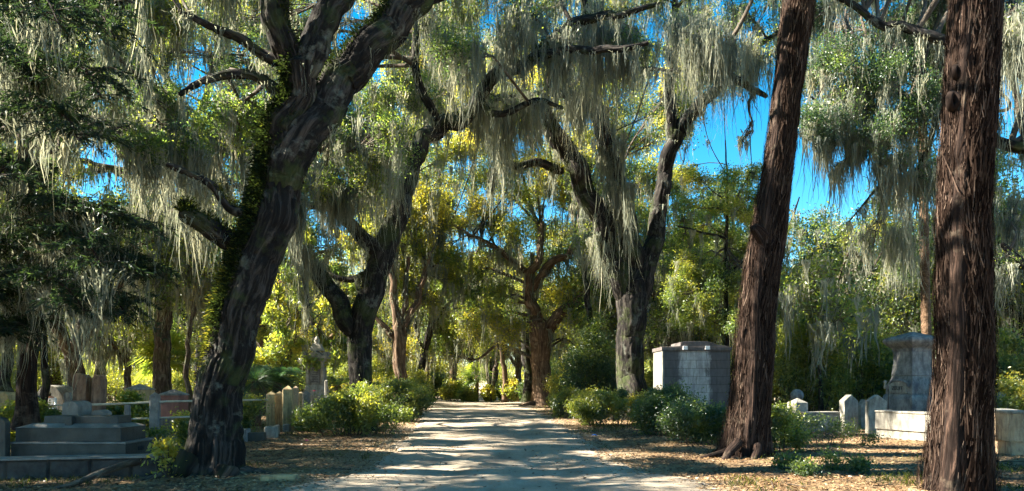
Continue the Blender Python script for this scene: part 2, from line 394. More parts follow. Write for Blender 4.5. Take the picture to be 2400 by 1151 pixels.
def build_crown(rng, clusters, skel, gt, gl, gm, leaf_aspect=0.45, twig_r=0.03, droop=0.15, mtone=0.5):
    """skel: (N,4) points+radius of limbs from which branches grow to each cluster"""
    for cl in clusters:
        c = cl.c
        d = skel[:, :3]-c; dist = np.sqrt((d**2).sum(1)+1.5*np.maximum(0, d[:, 2])**2)
        k = rng.choice(np.argsort(dist)[:4]); p0 = skel[k, :3]; r0 = min(skel[k, 3]*0.6, 0.03+0.014*dist[k])
        L = np.linalg.norm(c-p0)
        mid1 = p0+(c-p0)*0.35+rng.randn(3)*0.08*L+np.array([0, 0, 0.10*L]); mid2 = p0+(c-p0)*0.7+rng.randn(3)*0.08*L+np.array([0, 0, 0.07*L])
        path = catmull([p0, mid1, mid2, c], max(6, int(L/0.35)))
        tube(gt, path, np.linspace(r0, max(0.012, r0*0.25), len(path)), 6, seed=rng.randint(99))
        q = unit(rng, cl.sub)*(rng.rand(cl.sub, 1)**0.45)*cl.r; q[:, 2] *= cl.flat
        S = c+q
        for s_ in S:
            o = path[rng.randint(len(path)//2, len(path))]
            pp = catmull([o, (o+s_)/2+rng.randn(3)*0.08*cl.r+np.array([0, 0, .06*cl.r]), s_], 5)
            tube(gt, pp, np.linspace(twig_r*0.7, 0.006, 5), 3, seed=1, closed_tip=False)
        if cl.n > 0:
            which = rng.randint(0, cl.sub, cl.n); st = rng.randn(cl.sub)*0.14
            off = rng.randn(cl.n, 3)*cl.r*0.25*np.array([1, 1, 0.8])
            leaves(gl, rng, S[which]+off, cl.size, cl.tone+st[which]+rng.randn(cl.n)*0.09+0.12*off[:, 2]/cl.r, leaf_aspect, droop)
        if cl.moss > 0:
            mp = S[rng.randint(0, cl.sub, cl.moss)]+rng.randn(cl.moss, 3)*cl.r*0.2
            nb = cl.moss//4
            mb = path[rng.randint(len(path)//3, len(path), nb)]
            moss(gm, rng, np.vstack([mp, mb]), cl.ml, cl.wid, 12, 0.05+0.09*cl.r, mtone)

def limb_moss(gm, rng, paths, per_m, length, wid=0.03, tone=0.5, per=10, spread=.1):
    for pa, ra in paths:
        L = np.linalg.norm(np.diff(pa, axis=0), axis=1).sum(); n = int(L*per_m)
        if n <= 0: continue
        k = rng.randint(0, len(pa), n); C = pa[k].copy(); C[:, 2] -= ra[k]*0.7; C[:, :2] += rng.randn(n, 2)*ra[k][:, None]*0.5
        moss(gm, rng, C, length, wid, per, spread, tone)

def fern_on(gf, rng, pa, ra, n, side=(-1, 0, 0.4), size=0.07, tone=0.35, spread=1.0, lo=0, hi=1):
    k = rng.randint(int(lo*len(pa)), max(int(hi*len(pa)), 1), n)
    s = np.asarray(side, float); s /= np.linalg.norm(s)
    dv = unit(rng, n)*0.8*spread+s; dv /= np.linalg.norm(dv, axis=1, keepdims=True)
    C = pa[k]+dv*(ra[k][:, None]*(1.07)+np.abs(rng.randn(n, 1))*0.06)
    leaves(gf, rng, C, size, tone+rng.randn(n)*0.15, 0.3, 0.2, dv)

def make_tree(name, label, cat, limbs, clusters, seed, jit=0.05, bark='oak_bark', style='oak', amp=0.03, flare=(0.45, 0.8, 5), sides0=64, step0=0.06,
              leaf='oak_leaf', lmoss=3.0, lml=1.2, group=None, ferns=(), roots=(), mtone=0.5, aspect=0.45, droop=0.15, wid=0.03, wind=1.0):
    WS = {1: .81, 3: .84, 21: .88, 22: .86}.get(seed, .92)
    rng = np.random.RandomState(seed)
    base = P(*limbs[0][0][:3]); base[2] = 0
    t = thing(name, label, cat, base, group=group)
    paths = []
    for i, L in enumerate(limbs):
        wmax = L[0][3]/F*L[0][2]
        big = i == 0
        pa, ra = limb_path(L, step0 if big else step0*1.5, jit*(1 if big else 1.6), seed+i)
        if big: pa[0, 2] = -0.1
        if not big:
            sl = np.r_[0, np.cumsum(np.linalg.norm(np.diff(pa, axis=0), axis=1))]; ra = ra*(.62+.38*np.minimum(1, sl/max(.25, 1.6*ra[0])))
        g = Geo()
        sd = sides0 if big else max(10, min(sides0, int(sides0*wmax/(limbs[0][0][3]/F*limbs[0][0][2])*1.2)))
        am = amp*(1 if big else min(1, 0.2+wmax/0.6))
        ra = ra*(WS if big else .95); tube(g, pa, ra, sd, style if wmax > 0.12 else None, seed+i, flare if big else None, amp=am, wind=wind)
        g.build('trunk' if big else 'limb', M[bark], t, base, smooth=True)
        paths.append((pa, ra))
    for pts in roots:
        pa, ra = limb_path(pts, 0.08, 0.03, seed+50); pa[:, 2] += 0.04; g = Geo(); tube(g, pa, ra, 12, 'oak', 3, amp=0.012)
        g.build('root', M['oak_bark_pale' if bark == 'oak_bark' else bark], t, base, smooth=True)
    sk = []
    for i, (pa, ra) in enumerate(paths):
        s0 = int(len(pa)*(0.55 if i == 0 else 0.15))
        sk.append(np.hstack([pa[s0::3], ra[s0::3, None]]))
    sk = np.vstack(sk)
    gt, gl, gm = Geo(), Geo(), Geo()
    build_crown(rng, clusters, sk, gt, gl, gm, aspect, droop=droop, mtone=mtone)
    limb_moss(gm, rng, paths[1:], lmoss, lml, wid, mtone)
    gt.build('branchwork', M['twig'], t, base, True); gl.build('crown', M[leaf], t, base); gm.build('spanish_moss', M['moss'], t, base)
    if ferns:
        gf = Geo()
        for (i, n, side, size, tone, lo, hi) in ferns: fern_on(gf, rng, *paths[i], n, side, size, tone, 1, lo, hi)
        gf.build('resurrection_fern', M['fern'], t, base)
    return t

# ================================================================== SETTING
def curve_x(pts, d):
    return np.interp(d, [p[1] for p in pts], [p[0] for p in pts])
LE = [G(x, y) for x, y in [(1010, 944), (1002, 955), (985, 985), (945, 1030), (900, 1072), (862, 1106), (770, 1128), (640, 1160), (300, 1230), (-700, 1500)]]
RE = [G(x, y) for x, y in [(1242, 944), (1258, 965), (1310, 1000), (1375, 1040), (1425, 1085), (1480, 1110), (1600, 1128), (1720, 1165), (2100, 1260), (3300, 1500)]]
LE = sorted([(p[0], p[1]) for p in LE], key=lambda q: q[1]); RE = sorted([(p[0], p[1]) for p in RE], key=lambda q: q[1])
def road_mask(x, y):
    l = curve_x(LE, y); r = curve_x(RE, y); return (x-l), (r-x)

def build_ground():
    # ground: one sheet, fine near the camera and coarse to the horizon, flat under the road
    xs = np.unique(np.r_[np.linspace(-420, -26, 22), np.linspace(-26, 26, 261), np.linspace(26, 420, 22)])
    ys = np.unique(np.r_[np.linspace(-60, 2, 12), np.linspace(2, 50, 241), np.linspace(50, 90, 60), np.linspace(90, 600, 24)])
    X, Y = np.meshgrid(xs, ys, indexing='ij')
    a, b = road_mask(X, Y); m = np.minimum(a, b)
    m = np.where(Y > 57, 3.0, m)
    k = np.clip((-m+0.0)/1.2, 0, 1); k = np.where(Y > 57, 1, k)
    z = k*(0.05*(fbm(X*0.35+60, Y*0.35+60)-0.3)+0.03*fbm(X*1.9+30, Y*1.9+90)+0.015*vnoise(X*5+99, Y*5+99))
    z = np.where(m > -0.15, -0.004, z)
    V = np.stack([X, Y, z], -1).reshape(-1, 3); ny = len(ys)
    i = (np.arange(len(xs)-1)[:, None]*ny+np.arange(ny-1)[None, :])
    g = Geo(); g.add(V, np.stack([i, i+ny, i+ny+1, i+1], -1).reshape(-1, 4), rnd=np.clip(1+m/1.6, 0, 1).ravel())
    m_, n, l, out = nt('ground')
    tc = n.new('ShaderNodeTexCoord'); o = tc.outputs['Object']
    f = noise(n, l, o, 0.9, 8, 0.7); f2 = noise(n, l, o, 13, 6, 0.75); f3 = noise(n, l, o, 55, 3, 0.7)
    r = ramp(n, [(0.3, (0.055, 0.038, 0.026)), (0.5, (0.15, 0.10, 0.062)), (0.7, (0.27, 0.20, 0.13))]); l.new(f2, r.inputs[0])
    r1 = ramp(n, [(0.42, (0, 0, 0)), (0.62, (0.75, 0.75, 0.75))]); l.new(f, r1.inputs[0])
    c = mixc(n, l, r1.outputs[0], r.outputs[0], (0.30, 0.215, 0.12))
    f4 = noise(n, l, o, 0.5, 4, 0.6); r4 = ramp(n, [(0.56, (0, 0, 0)), (0.66, (0.5, 0.5, 0.5))]); l.new(f4, r4.inputs[0])
    c = mixc(n, l, r4.outputs[0], c, (0.11, 0.12, 0.03))
    va = n.new('ShaderNodeAttribute'); va.attribute_name = 'rnd'
    mv = n.new('ShaderNodeMath'); mv.operation = 'MULTIPLY'; l.new(va.outputs['Fac'], mv.inputs[0]); l.new(f, mv.inputs[1])
    rv = ramp(n, [(0.15, (0, 0, 0)), (0.5, (1, 1, 1))]); l.new(mv.outputs[0], rv.inputs[0])
    c = mixc(n, l, rv.outputs[0], c, (0.30, 0.24, 0.17))
    c = mixc(n, l, 0.6, c, f3, 'OVERLAY')
    p = n.new('ShaderNodeBsdfPrincipled'); p.inputs['Roughness'].default_value = 0.95; p.inputs['Specular IOR Level'].default_value = 0.1
    l.new(c, p.inputs['Base Color']); nr = bump(n, l, f3, 0.8, 0.02); l.new(bump(n, l, f2, 0.7, 0.05, nr), p.inputs['Normal'])
    l.new(p.outputs[0], out.inputs[0])
    tag(g.build('ground', m_, None, smooth=True), None, None, kind='structure')
    # dirt road
    ds = np.r_[np.linspace(3.2, 14, 220), np.linspace(14.05, 57, 330)]
    rg = np.random.RandomState(4)
    V = []; nx = 60
    for d in ds:
        l_ = curve_x(LE, d)+0.5*(vnoise(np.array([d*1.3]), np.array([3.0]))[0]-.5)+0.2*(vnoise(np.array([d*6.0]), np.array([8.0]))[0]-.5)
        r_ = curve_x(RE, d)+0.5*(vnoise(np.array([d*1.1+40]), np.array([5.0]))[0]-.5)+0.2*(vnoise(np.array([d*5.0]), np.array([12.0]))[0]-.5)
        x = np.linspace(l_, r_, nx); t = np.linspace(0, 1, nx)
        z = 0.012+0.012*(fbm(x*0.8+40, np.full(nx, d*0.5)+20)-.4)
        z = z-0.03*np.exp(-((t-0.30)/0.07)**2)-0.03*np.exp(-((t-0.68)/0.07)**2)+0.026
        z = np.maximum(z, 0.004); z[0] = z[-1] = -0.006
        V.append(np.stack([x, np.full(nx, d), z], 1))
    V = np.concatenate(V); i = (np.arange(len(ds)-1)[:, None]*nx+np.arange(nx-1)[None, :])
    g = Geo(); g.add(V, np.stack([i, i+1, i+nx+1, i+nx], -1).reshape(-1, 4))
    m_, n, l, out = nt('dirt_road')
    tc = n.new('ShaderNodeTexCoord'); o = tc.outputs['Object']
    f = noise(n, l, mapping(n, l, o, (1.4, 0.5, 1)), 1.1, 8, 0.65); f2 = noise(n, l, o, 24, 6, 0.75); f3 = noise(n, l, o, 130, 3, 0.7)
    r = ramp(n, [(0.3, (0.19, 0.155, 0.12)), (0.5, (0.30, 0.25, 0.195)), (0.7, (0.41, 0.35, 0.275))]); l.new(f, r.inputs[0])
    r2 = ramp(n, [(0.52, (0, 0, 0)), (0.70, (0.75, 0.75, 0.75))]); l.new(f2, r2.inputs[0])
    c = mixc(n, l, r2.outputs[0], r.outputs[0], (0.12, 0.085, 0.055))
    c = mixc(n, l, 0.15, c, f3, 'OVERLAY')
    p = n.new('ShaderNodeBsdfPrincipled'); p.inputs['Roughness'].default_value = 0.9; p.inputs['Specular IOR Level'].default_value = 0.15
    l.new(c, p.inputs['Base Color']); nr = bump(n, l, f3, 0.4, 0.008); l.new(bump(n, l, f2, 0.35, 0.02, nr), p.inputs['Normal'])
    l.new(p.outputs[0], out.inputs[0])
    tag(g.build('dirt_road', m_, None, smooth=True), None, None, kind='structure')
    # leaf litter
    rng = np.random.RandomState(11); g = Geo()
    N = 330000
    y = 6+48*rng.rand(N)**1.5; x = (rng.rand(N)*2-1)*(4+y*0.72)
    a, b = road_mask(x, y); m = np.minimum(a, b)
    dens = vnoise(x*0.8+50, y*0.8+50)
    keep = ((m < 0.1*rng.randn(N)) & (rng.rand(N) < 0.35+0.8*dens)) | ((m >= 0) & (rng.rand(N) < 0.35*np.exp(-m/0.35)+0.02))
    x, y, m = x[keep], y[keep], m[keep]; n_ = len(x)
    z = np.where(m > 0, 0.036, 0.016+0.03*fbm(x*1.9+30, y*1.9+90)+0.012*rng.rand(n_)+0.05*np.clip(fbm(x*0.35+60, y*0.35+60)-0.3, -.1, 1)*np.clip(-m/1.2, 0, 1))
    C = np.stack([x, y, z], 1)
    al = rng.rand(n_)*2*PI; ld = np.stack([np.cos(al), np.sin(al), 0.15*rng.randn(n_)], 1)
    s = 0.055+0.03*rng.rand(n_)
    A = ld/np.linalg.norm(ld, axis=1, keepdims=True); Bv = np.cross(A, np.array([0, 0, 1.])+0.35*rng.randn(n_, 3)); Bv /= np.linalg.norm(Bv, axis=1, keepdims=True)
    L = s[:, None]; W = L*0.5
    up = np.array([0, 0, 1.])*L*0.18*rng.rand(n_, 1)
    V = np.stack([C-A*L/2+up, C+Bv*W/2, C+A*L/2+up, C-Bv*W/2], 1).reshape(-1, 3)
    tone = np.clip(0.25+0.5*vnoise(x*0.5+9, y*0.5+9)+0.22*rng.randn(n_), 0, 1)
    g.add(V, np.arange(n_)[:, None]*4+np.arange(4)[None, :], rnd=np.repeat(tone, 4))
    tag(g.build('leaf_litter', M['litter'], None), 'brown and tan fallen oak leaves littering the ground beside the dirt road', 'leaf litter', kind='stuff')
    # fallen twigs
    g = Geo(); rng = np.random.RandomState(5)
    for k in range(420):
        yy = 10+22*rng.rand()**1.3; xx = (rng.rand()*2-1)*(yy*0.7)
        a, b = road_mask(xx, yy)
        if min(a, b) > -0.2: continue
        an = rng.rand()*PI; L = 0.12+0.3*rng.rand(); dv = np.array([math.cos(an), math.sin(an), 0.05*rng.randn()])
        c = np.array([xx, yy, 0.05]); pa = np.array([c-dv*L, c+rng.randn(3)*0.02, c+dv*L]); tube(g, pa, np.array([.008, .007, .004]), 4, closed_tip=False)
    g.build('twig_litter', M['twig'], None); o = COL.objects['twig_litter']
    tag(o, 'small broken grey twigs scattered over the leaf litter', 'twigs', kind='stuff')
build_ground()
def ground_cover():
    rng = np.random.RandomState(15); g = Geo(); N = 26000
    y = 9+36*rng.rand(N)**1.4; x = (rng.rand(N)*2-1)*(3+y*.72); a, b = road_mask(x, y); m = np.minimum(a, b)
    k = (m < -.25) & (vnoise(x*.6+20, y*.6+70)+.3*vnoise(x*3, y*3+9) > .80+.15*rng.rand(N)); x, y = x[k], y[k]; n = len(x)*5
    C = np.repeat(np.stack([x, y, np.full(len(x), .04)], 1), 5, 0)+rng.randn(n, 3)*[.07, .07, .01]
    dv = np.stack([rng.randn(n)*.5, rng.randn(n)*.5, np.full(n, 1.)], 1); leaves(g, rng, C+[0, 0, .03], .12, .45+.2*rng.randn(n), .10, 0, dv)
    tag(g.build('grass_tufts', M['fern'], None), 'thin yellowish grass tufts growing through the fallen leaves', 'grass', kind='stuff')
ground_cover()

# ================================================================== MAIN TREES
T = {}
T['A'] = [[(488, 1118, 13, 160), (497, 1050, 13, 138), (520, 900, 13, 124), (560, 720, 13, 124), (612, 560, 13.1, 132), (655, 440, 13.2, 136), (672, 340, 13.2, 112), (690, 240, 13.1, 88), (697, 150, 13, 84)],
 [(645, 500, 13.2, 90), (680, 390, 13.2, 104), (745, 270, 13.4, 100), (820, 175, 13.7, 92), (890, 90, 14, 84), (955, 15, 14.3, 76), (1060, -60, 15.5, 55), (1300, -180, 17, 30)],
 [(694, 170, 13, 74), (665, 80, 12.9, 60), (640, -10, 12.8, 60), (610, -140, 12.6, 40)],
 [(702, 170, 13, 66), (755, 75, 13.2, 62), (805, -10, 13.5, 54), (860, -140, 14, 36)],
 [(560, 560, 13, 50), (500, 545, 12.8, 42), (450, 530, 12.6, 36), (428, 495, 12.5, 22), (422, 470, 12.4, 10)],
 [(590, 500, 13.1, 26), (535, 480, 12.9, 20), (495, 430, 12.8, 17), (430, 398, 12.7, 15), (395, 385, 12.6, 9)],
 [(655, 215, 13.1, 36), (600, 172, 13, 24), (540, 168, 12.8, 20), (470, 190, 12.6, 15), (420, 222, 12.4, 8)],
 [(655, 150, 13, 32), (610, 120, 13, 22), (570, 85, 12.9, 20), (500, 60, 12.7, 15), (420, 25, 12.5, 10)]]
T['B'] = [[(848, 1006, 24, 60), (848, 900, 24, 56), (845, 790, 24, 64), (862, 710, 24, 66), (885, 630, 24, 62), (908, 560, 24, 60), (932, 495, 24, 54), (955, 420, 24.3, 42), (985, 355, 24.6, 36)],
 [(835, 790, 24, 50), (785, 705, 23.8, 42), (735, 628, 23.5, 38), (685, 572, 23, 34), (640, 540, 22.7, 24), (560, 520, 22, 12)],
 [(905, 600, 24, 48), (855, 565, 23.7, 34), (805, 512, 23.4, 26), (772, 486, 23, 24), (725, 482, 22.7, 14)],
 [(980, 370, 24.6, 38), (1020, 305, 25, 40), (1080, 288, 25, 38), (1120, 240, 25, 34), (1160, 185, 24.8, 32), (1230, 145, 24.4, 28), (1340, 60, 24, 24), (1470, 25, 23, 16), (1540, 5, 23, 9)],
 [(1028, 310, 25, 26), (1012, 245, 24.8, 22), (985, 200, 24.6, 21), (970, 150, 24.4, 20), (976, 60, 24.2, 18), (990, -60, 24, 12)],
 [(700, 590, 23.2, 22), (715, 660, 23.1, 14), (722, 720, 23, 8)]]
T['B'] += [[(1215, 150, 24.5, 24), (1290, 128, 24, 20), (1370, 112, 23.6, 18), (1450, 122, 23.2, 15), (1520, 105, 23, 9)], [(1120, 235, 25, 20), (1180, 262, 24.6, 16), (1240, 240, 24.2, 13), (1320, 250, 24, 8)], [(870, 640, 24, 24), (800, 660, 24.5, 14), (760, 620, 25, 10), (720, 640, 25.4, 5)]]
T['F'] = [[(1480, 986, 31, 92), (1480, 900, 31, 80), (1476, 790, 31, 78), (1480, 700, 31, 90), (1482, 660, 31, 84)],
 [(1472, 720, 31, 52), (1432, 590, 30.7, 52), (1392, 480, 30.4, 50), (1342, 372, 30, 46), (1287, 292, 29.6, 40), (1262, 225, 29.3, 24)],
 [(1480, 700, 31, 60), (1478, 560, 30.8, 50), (1445, 430, 30.5, 40), (1412, 310, 30, 36), (1387, 200, 29.5, 30), (1372, 60, 29, 22), (1360, -60, 29, 14)],
 [(1500, 710, 31, 54), (1535, 560, 31, 46), (1555, 420, 31.2, 38), (1582, 310, 31.4, 36)],
 [(1578, 340, 31.3, 28), (1570, 210, 31.2, 22), (1580, 60, 31, 16), (1590, -60, 31, 10)],
 [(1588, 320, 31.4, 34), (1640, 250, 31, 28), (1692, 190, 30.6, 24), (1760, 120, 30, 14), (1850, 60, 29, 8)],
 [(1392, 230, 29.5, 22), (1300, 222, 28.5, 22), (1200, 232, 27.5, 18), (1120, 215, 27, 9)],
 [(1320, 400, 30, 24), (1260, 385, 29.8, 20), (1200, 388, 29.5, 17), (1162, 400, 29.4, 15), (1150, 445, 29.3, 9)],
 [(1400, 175, 29.5, 12), (1500, 160, 29, 9), (1600, 168, 28.5, 6)],
 [(1640, 110, 28, 24), (1690, 165, 27.6, 20), (1760, 205, 27.4, 16), (1795, 232, 27.3, 9)]]
T['E'] = [[(1272, 952, 50, 50), (1268, 860, 50, 46), (1266, 790, 50, 54), (1266, 765, 50, 54)],
 [(1262, 785, 50, 34), (1246, 715, 50, 28), (1240, 660, 49.5, 24), (1262, 600, 49, 18), (1270, 520, 49, 12)],
 [(1274, 785, 50, 36), (1320, 735, 49.5, 30), (1372, 692, 49, 26), (1390, 640, 49, 21), (1384, 560, 49, 16), (1350, 450, 49, 9)],
 [(1244, 680, 49.7, 22), (1290, 620, 49.2, 20), (1330, 595, 49, 16), (1400, 560, 48, 9)],
 [(1242, 640, 49.5, 16), (1190, 600, 48, 12), (1120, 560, 47, 8), (1050, 520, 46, 5)]]
T['C'] = [[(942, 952, 45, 32), (938, 870, 45, 29), (936, 800, 45, 34), (935, 775, 45, 26), (934, 745, 45, 14)],
 [(930, 800, 45, 16), (903, 765, 45, 14), (882, 742, 45, 9)], [(934, 780, 45, 20), (924, 700, 45, 16), (920, 620, 45, 14), (930, 500, 45, 9), (940, 400, 45, 6)],
 [(944, 790, 45, 20), (965, 735, 45, 16), (990, 670, 45, 14), (1010, 590, 45, 9)], [(938, 780, 45, 14), (945, 700, 45, 11), (960, 600, 45, 7)]]
T['D'] = [[(984, 945, 50, 20), (988, 860, 50, 18), (1008, 770, 50, 18), (1028, 710, 50, 13), (1060, 640, 50, 8)], [(1010, 765, 50, 10), (1050, 715, 50, 7), (1090, 690, 50, 4)], [(996, 820, 50, 9), (975, 760, 50, 8), (990, 700, 50, 6)]]
T['I'] = [[(378, 950, 40, 46), (380, 830, 40, 38), (383, 700, 40, 34), (383, 610, 40, 38)], [(377, 625, 40, 28), (368, 520, 40, 24), (352, 400, 40, 20), (345, 250, 40, 12), (330, 100, 40, 7)],
 [(392, 625, 40, 28), (412, 530, 40, 26), (440, 430, 40, 20), (470, 280, 40, 12), (500, 130, 40, 7)], [(372, 600, 40, 12), (320, 560, 39.5, 8), (260, 540, 39, 5)],
 [(350, 400, 40, 16), (270, 395, 39.5, 14), (180, 375, 39, 12), (105, 355, 38.5, 8)], [(360, 440, 40, 14), (250, 400, 40.4, 12), (130, 405, 41, 10), (30, 430, 41, 6)]]
T['O'] = [[(303, 945, 45, 16), (300, 870, 45, 15), (293, 800, 45, 14), (275, 730, 45, 10), (268, 650, 45, 6)], [(299, 850, 45, 11), (272, 812, 44.5, 9), (240, 793, 44, 7), (205, 800, 43.5, 4)], [(294, 800, 45, 8), (310, 740, 45, 6), (330, 690, 45, 4)]]
T['J'] = [[(618, 945, 35, 26), (617, 840, 35, 24), (617, 700, 35, 22), (620, 560, 35, 18), (626, 380, 35, 10)], [(618, 700, 35, 9), (660, 660, 34, 7), (705, 690, 33, 5), (730, 760, 32.5, 4)], [(620, 620, 35, 10), (680, 560, 34, 7), (740, 560, 33, 5)], [(617, 730, 35, 7), (590, 680, 35, 5), (570, 640, 35, 3)]]
T['L'] = [[(1703, 960, 38, 15), (1703, 800, 38, 12), (1702, 600, 38, 9), (1704, 450, 38, 6), (1700, 330, 38, 3)], [(1703, 560, 38, 7), (1650, 545, 37.5, 6), (1590, 530, 37, 4)], [(1703, 640, 38, 6), (1760, 600, 38, 4), (1800, 570, 38, 3)], [(1703, 500, 38, 5), (1740, 440, 38, 4), (1770, 380, 38, 2)]]
T['R'] = [[(2760, 1120, 22, 90), (2750, 900, 22, 80), (2730, 600, 22, 76), (2700, 400, 22, 70)], [(2700, 420, 22, 50), (2520, 240, 22.5, 36), (2300, 130, 23, 28), (2100, 60, 23.5, 20), (1930, -20, 24, 10)],
 [(2710, 480, 22, 46), (2520, 400, 23, 34), (2340, 330, 24, 26), (2200, 250, 24.5, 22), (2050, 210, 25, 14), (1930, 230, 25, 8)], [(2700, 560, 22, 36), (2480, 640, 22.5, 26), (2390, 600, 23, 20), (2345, 570, 23, 10)],
 [(2150, 240, 24.6, 16), (2050, 330, 24.4, 11), (1960, 290, 24.2, 8), (1900, 225, 24, 5)], [(2200, 260, 24.5, 14), (2150, 400, 24.4, 9), (2070, 430, 24.2, 7), (1990, 520, 24, 3)]]
T['S'] = [[(-520, 1120, 16, 120), (-500, 800, 16, 100), (-430, 450, 16.2, 90)], [(-430, 480, 16.2, 60), (-250, 250, 16.5, 42), (-50, 110, 17, 32), (150, 40, 17.5, 22), (330, -10, 18, 12)], [(-430, 500, 16.2, 50), (-230, 420, 17, 34), (-20, 300, 18, 22), (90, 240, 18.5, 10)]]
for k in T: pass

HOLES = [(1985, 480, 140, 85), (1750, 275, 58, 55), (1628, 350, 35, 50), (235, 400, 120, 45), (470, 235, 45, 40), (2372, 310, 48, 130), (800, 120, 36, 60), (1880, 420, 50, 60), (1395, 105, 30, 25), (1540, 60, 35, 30)]
def in_hole(px, py, s=1.0):
    return any(((px-a)/(rx*s))**2+((py-b)/(ry*s))**2 < 1 for a, b, rx, ry in HOLES)
CL = {k: [] for k in T}
SK = {}
for k, L in T.items():
    pts = []
    for i, lb in enumerate(L):
        for q in range(len(lb)-1):
            if i == 0 and q < len(lb)-3: continue
            for t in np.linspace(0, 1, 5): pts.append((1-t)*P(*lb[q][:3])+t*P(*lb[q+1][:3]))
    SK[k] = np.array(pts)
R0 = np.random.RandomState(42)
def poisson(x0, x1, y0, y1, r, seed):
    rg = np.random.RandomState(seed); out = []
    for _ in range(6000):
        p = np.array([x0+(x1-x0)*rg.rand(), y0+(y1-y0)*rg.rand()])
        if all((p[0]-q[0])**2+(p[1]-q[1])**2 > r*r for q in out): out.append(p)
    return out
def add_cluster(px, py, d, rpx, n, size, tone, mo, ml, owners, wid=0.03, sub=14):
    for k_, fr in (('E', 1), ('C', 1), ('F', 1), ('B', 1), ('D', 1), ('A', .8)):
        Q = SK[k_]; qx = CX+Q[:, 0]/Q[:, 1]*F; qy = HZ-(Q[:, 2]-EYE)/Q[:, 1]*F
        dd = np.hypot(qx-px, qy-py)
        if k_ == 'E' and py < 560: continue
        if dd.min() < 52 and d < Q[dd.argmin(), 1]+1.5 and R0.rand() < fr: d = Q[dd.argmin(), 1]+1.5+2*R0.rand()
    c = P(px, py, d)
    own = min(owners, key=lambda k: np.linalg.norm(SK[k]-c, axis=1).min())
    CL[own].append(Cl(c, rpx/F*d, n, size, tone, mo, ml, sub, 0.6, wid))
# layer 1: overhead boughs, 13-28 m away
for px, py in poisson(-120, 2520, -330, 430, 90, 1):
    if in_hole(px, py+15, 1.25): continue
    if 1000 < px < 1560 and py > 190: continue
    if 980 < px < 1130 and py > 250: continue
    if px > 2150 and py > 340: continue
    if px < 1000 and py > 440: continue
    if 1560 < px < 1900 and py > 140: continue
    if px < 560: d = 16+12*R0.rand(); own = ['S', 'A', 'B'] if px > 250 else ['S']; tone = 0.22 if py > 120 else 0.55  # yellower leaves near the top stand in for sunlight there
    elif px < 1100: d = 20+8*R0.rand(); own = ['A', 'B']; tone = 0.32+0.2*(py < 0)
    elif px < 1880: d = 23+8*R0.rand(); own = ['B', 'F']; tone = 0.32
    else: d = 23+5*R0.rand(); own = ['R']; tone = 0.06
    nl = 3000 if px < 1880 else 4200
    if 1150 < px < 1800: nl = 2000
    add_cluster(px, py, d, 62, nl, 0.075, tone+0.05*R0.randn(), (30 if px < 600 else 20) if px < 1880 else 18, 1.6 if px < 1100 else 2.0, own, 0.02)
# layer 2: crowns 30-42 m away
for px, py in poisson(-120, 2520, -250, 560, 84, 2):
    if in_hole(px, py+15, 1.35): continue
    if 1000 < px < 1560 and py > 140: continue
    if px > 1830 and py > 300: continue
    if 1500 < px < 1900 and (py > 330 or R0.rand() < 0.35): continue
    d = 33+9*R0.rand()
    own = ['I', 'S'] if px < 560 else (['I', 'J', 'C', 'B'] if px < 1000 else (['F', 'E', 'C'] if px < 1560 else (['F', 'L'] if px < 1850 else ['R'])))
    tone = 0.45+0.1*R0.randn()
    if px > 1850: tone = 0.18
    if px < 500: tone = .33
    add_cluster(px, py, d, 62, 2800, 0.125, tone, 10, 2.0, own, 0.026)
# crown over the road, sunlight put into its yellow leaf tone, 42-56 m away
for px, py in poisson(930, 1600, 130, 820, 50, 3):
    if py > 700 and 1200 < px < 1330: continue
    if in_hole(px, py, 1.1): continue
    d = 44+12*R0.rand()
    add_cluster(px, py, d, 46, 1900, 0.16, 0.73+0.14*R0.randn()-0.08*(py > 640), 13, 2.5, ['E', 'C'] if px < 1150 else ['E'], 0.032)
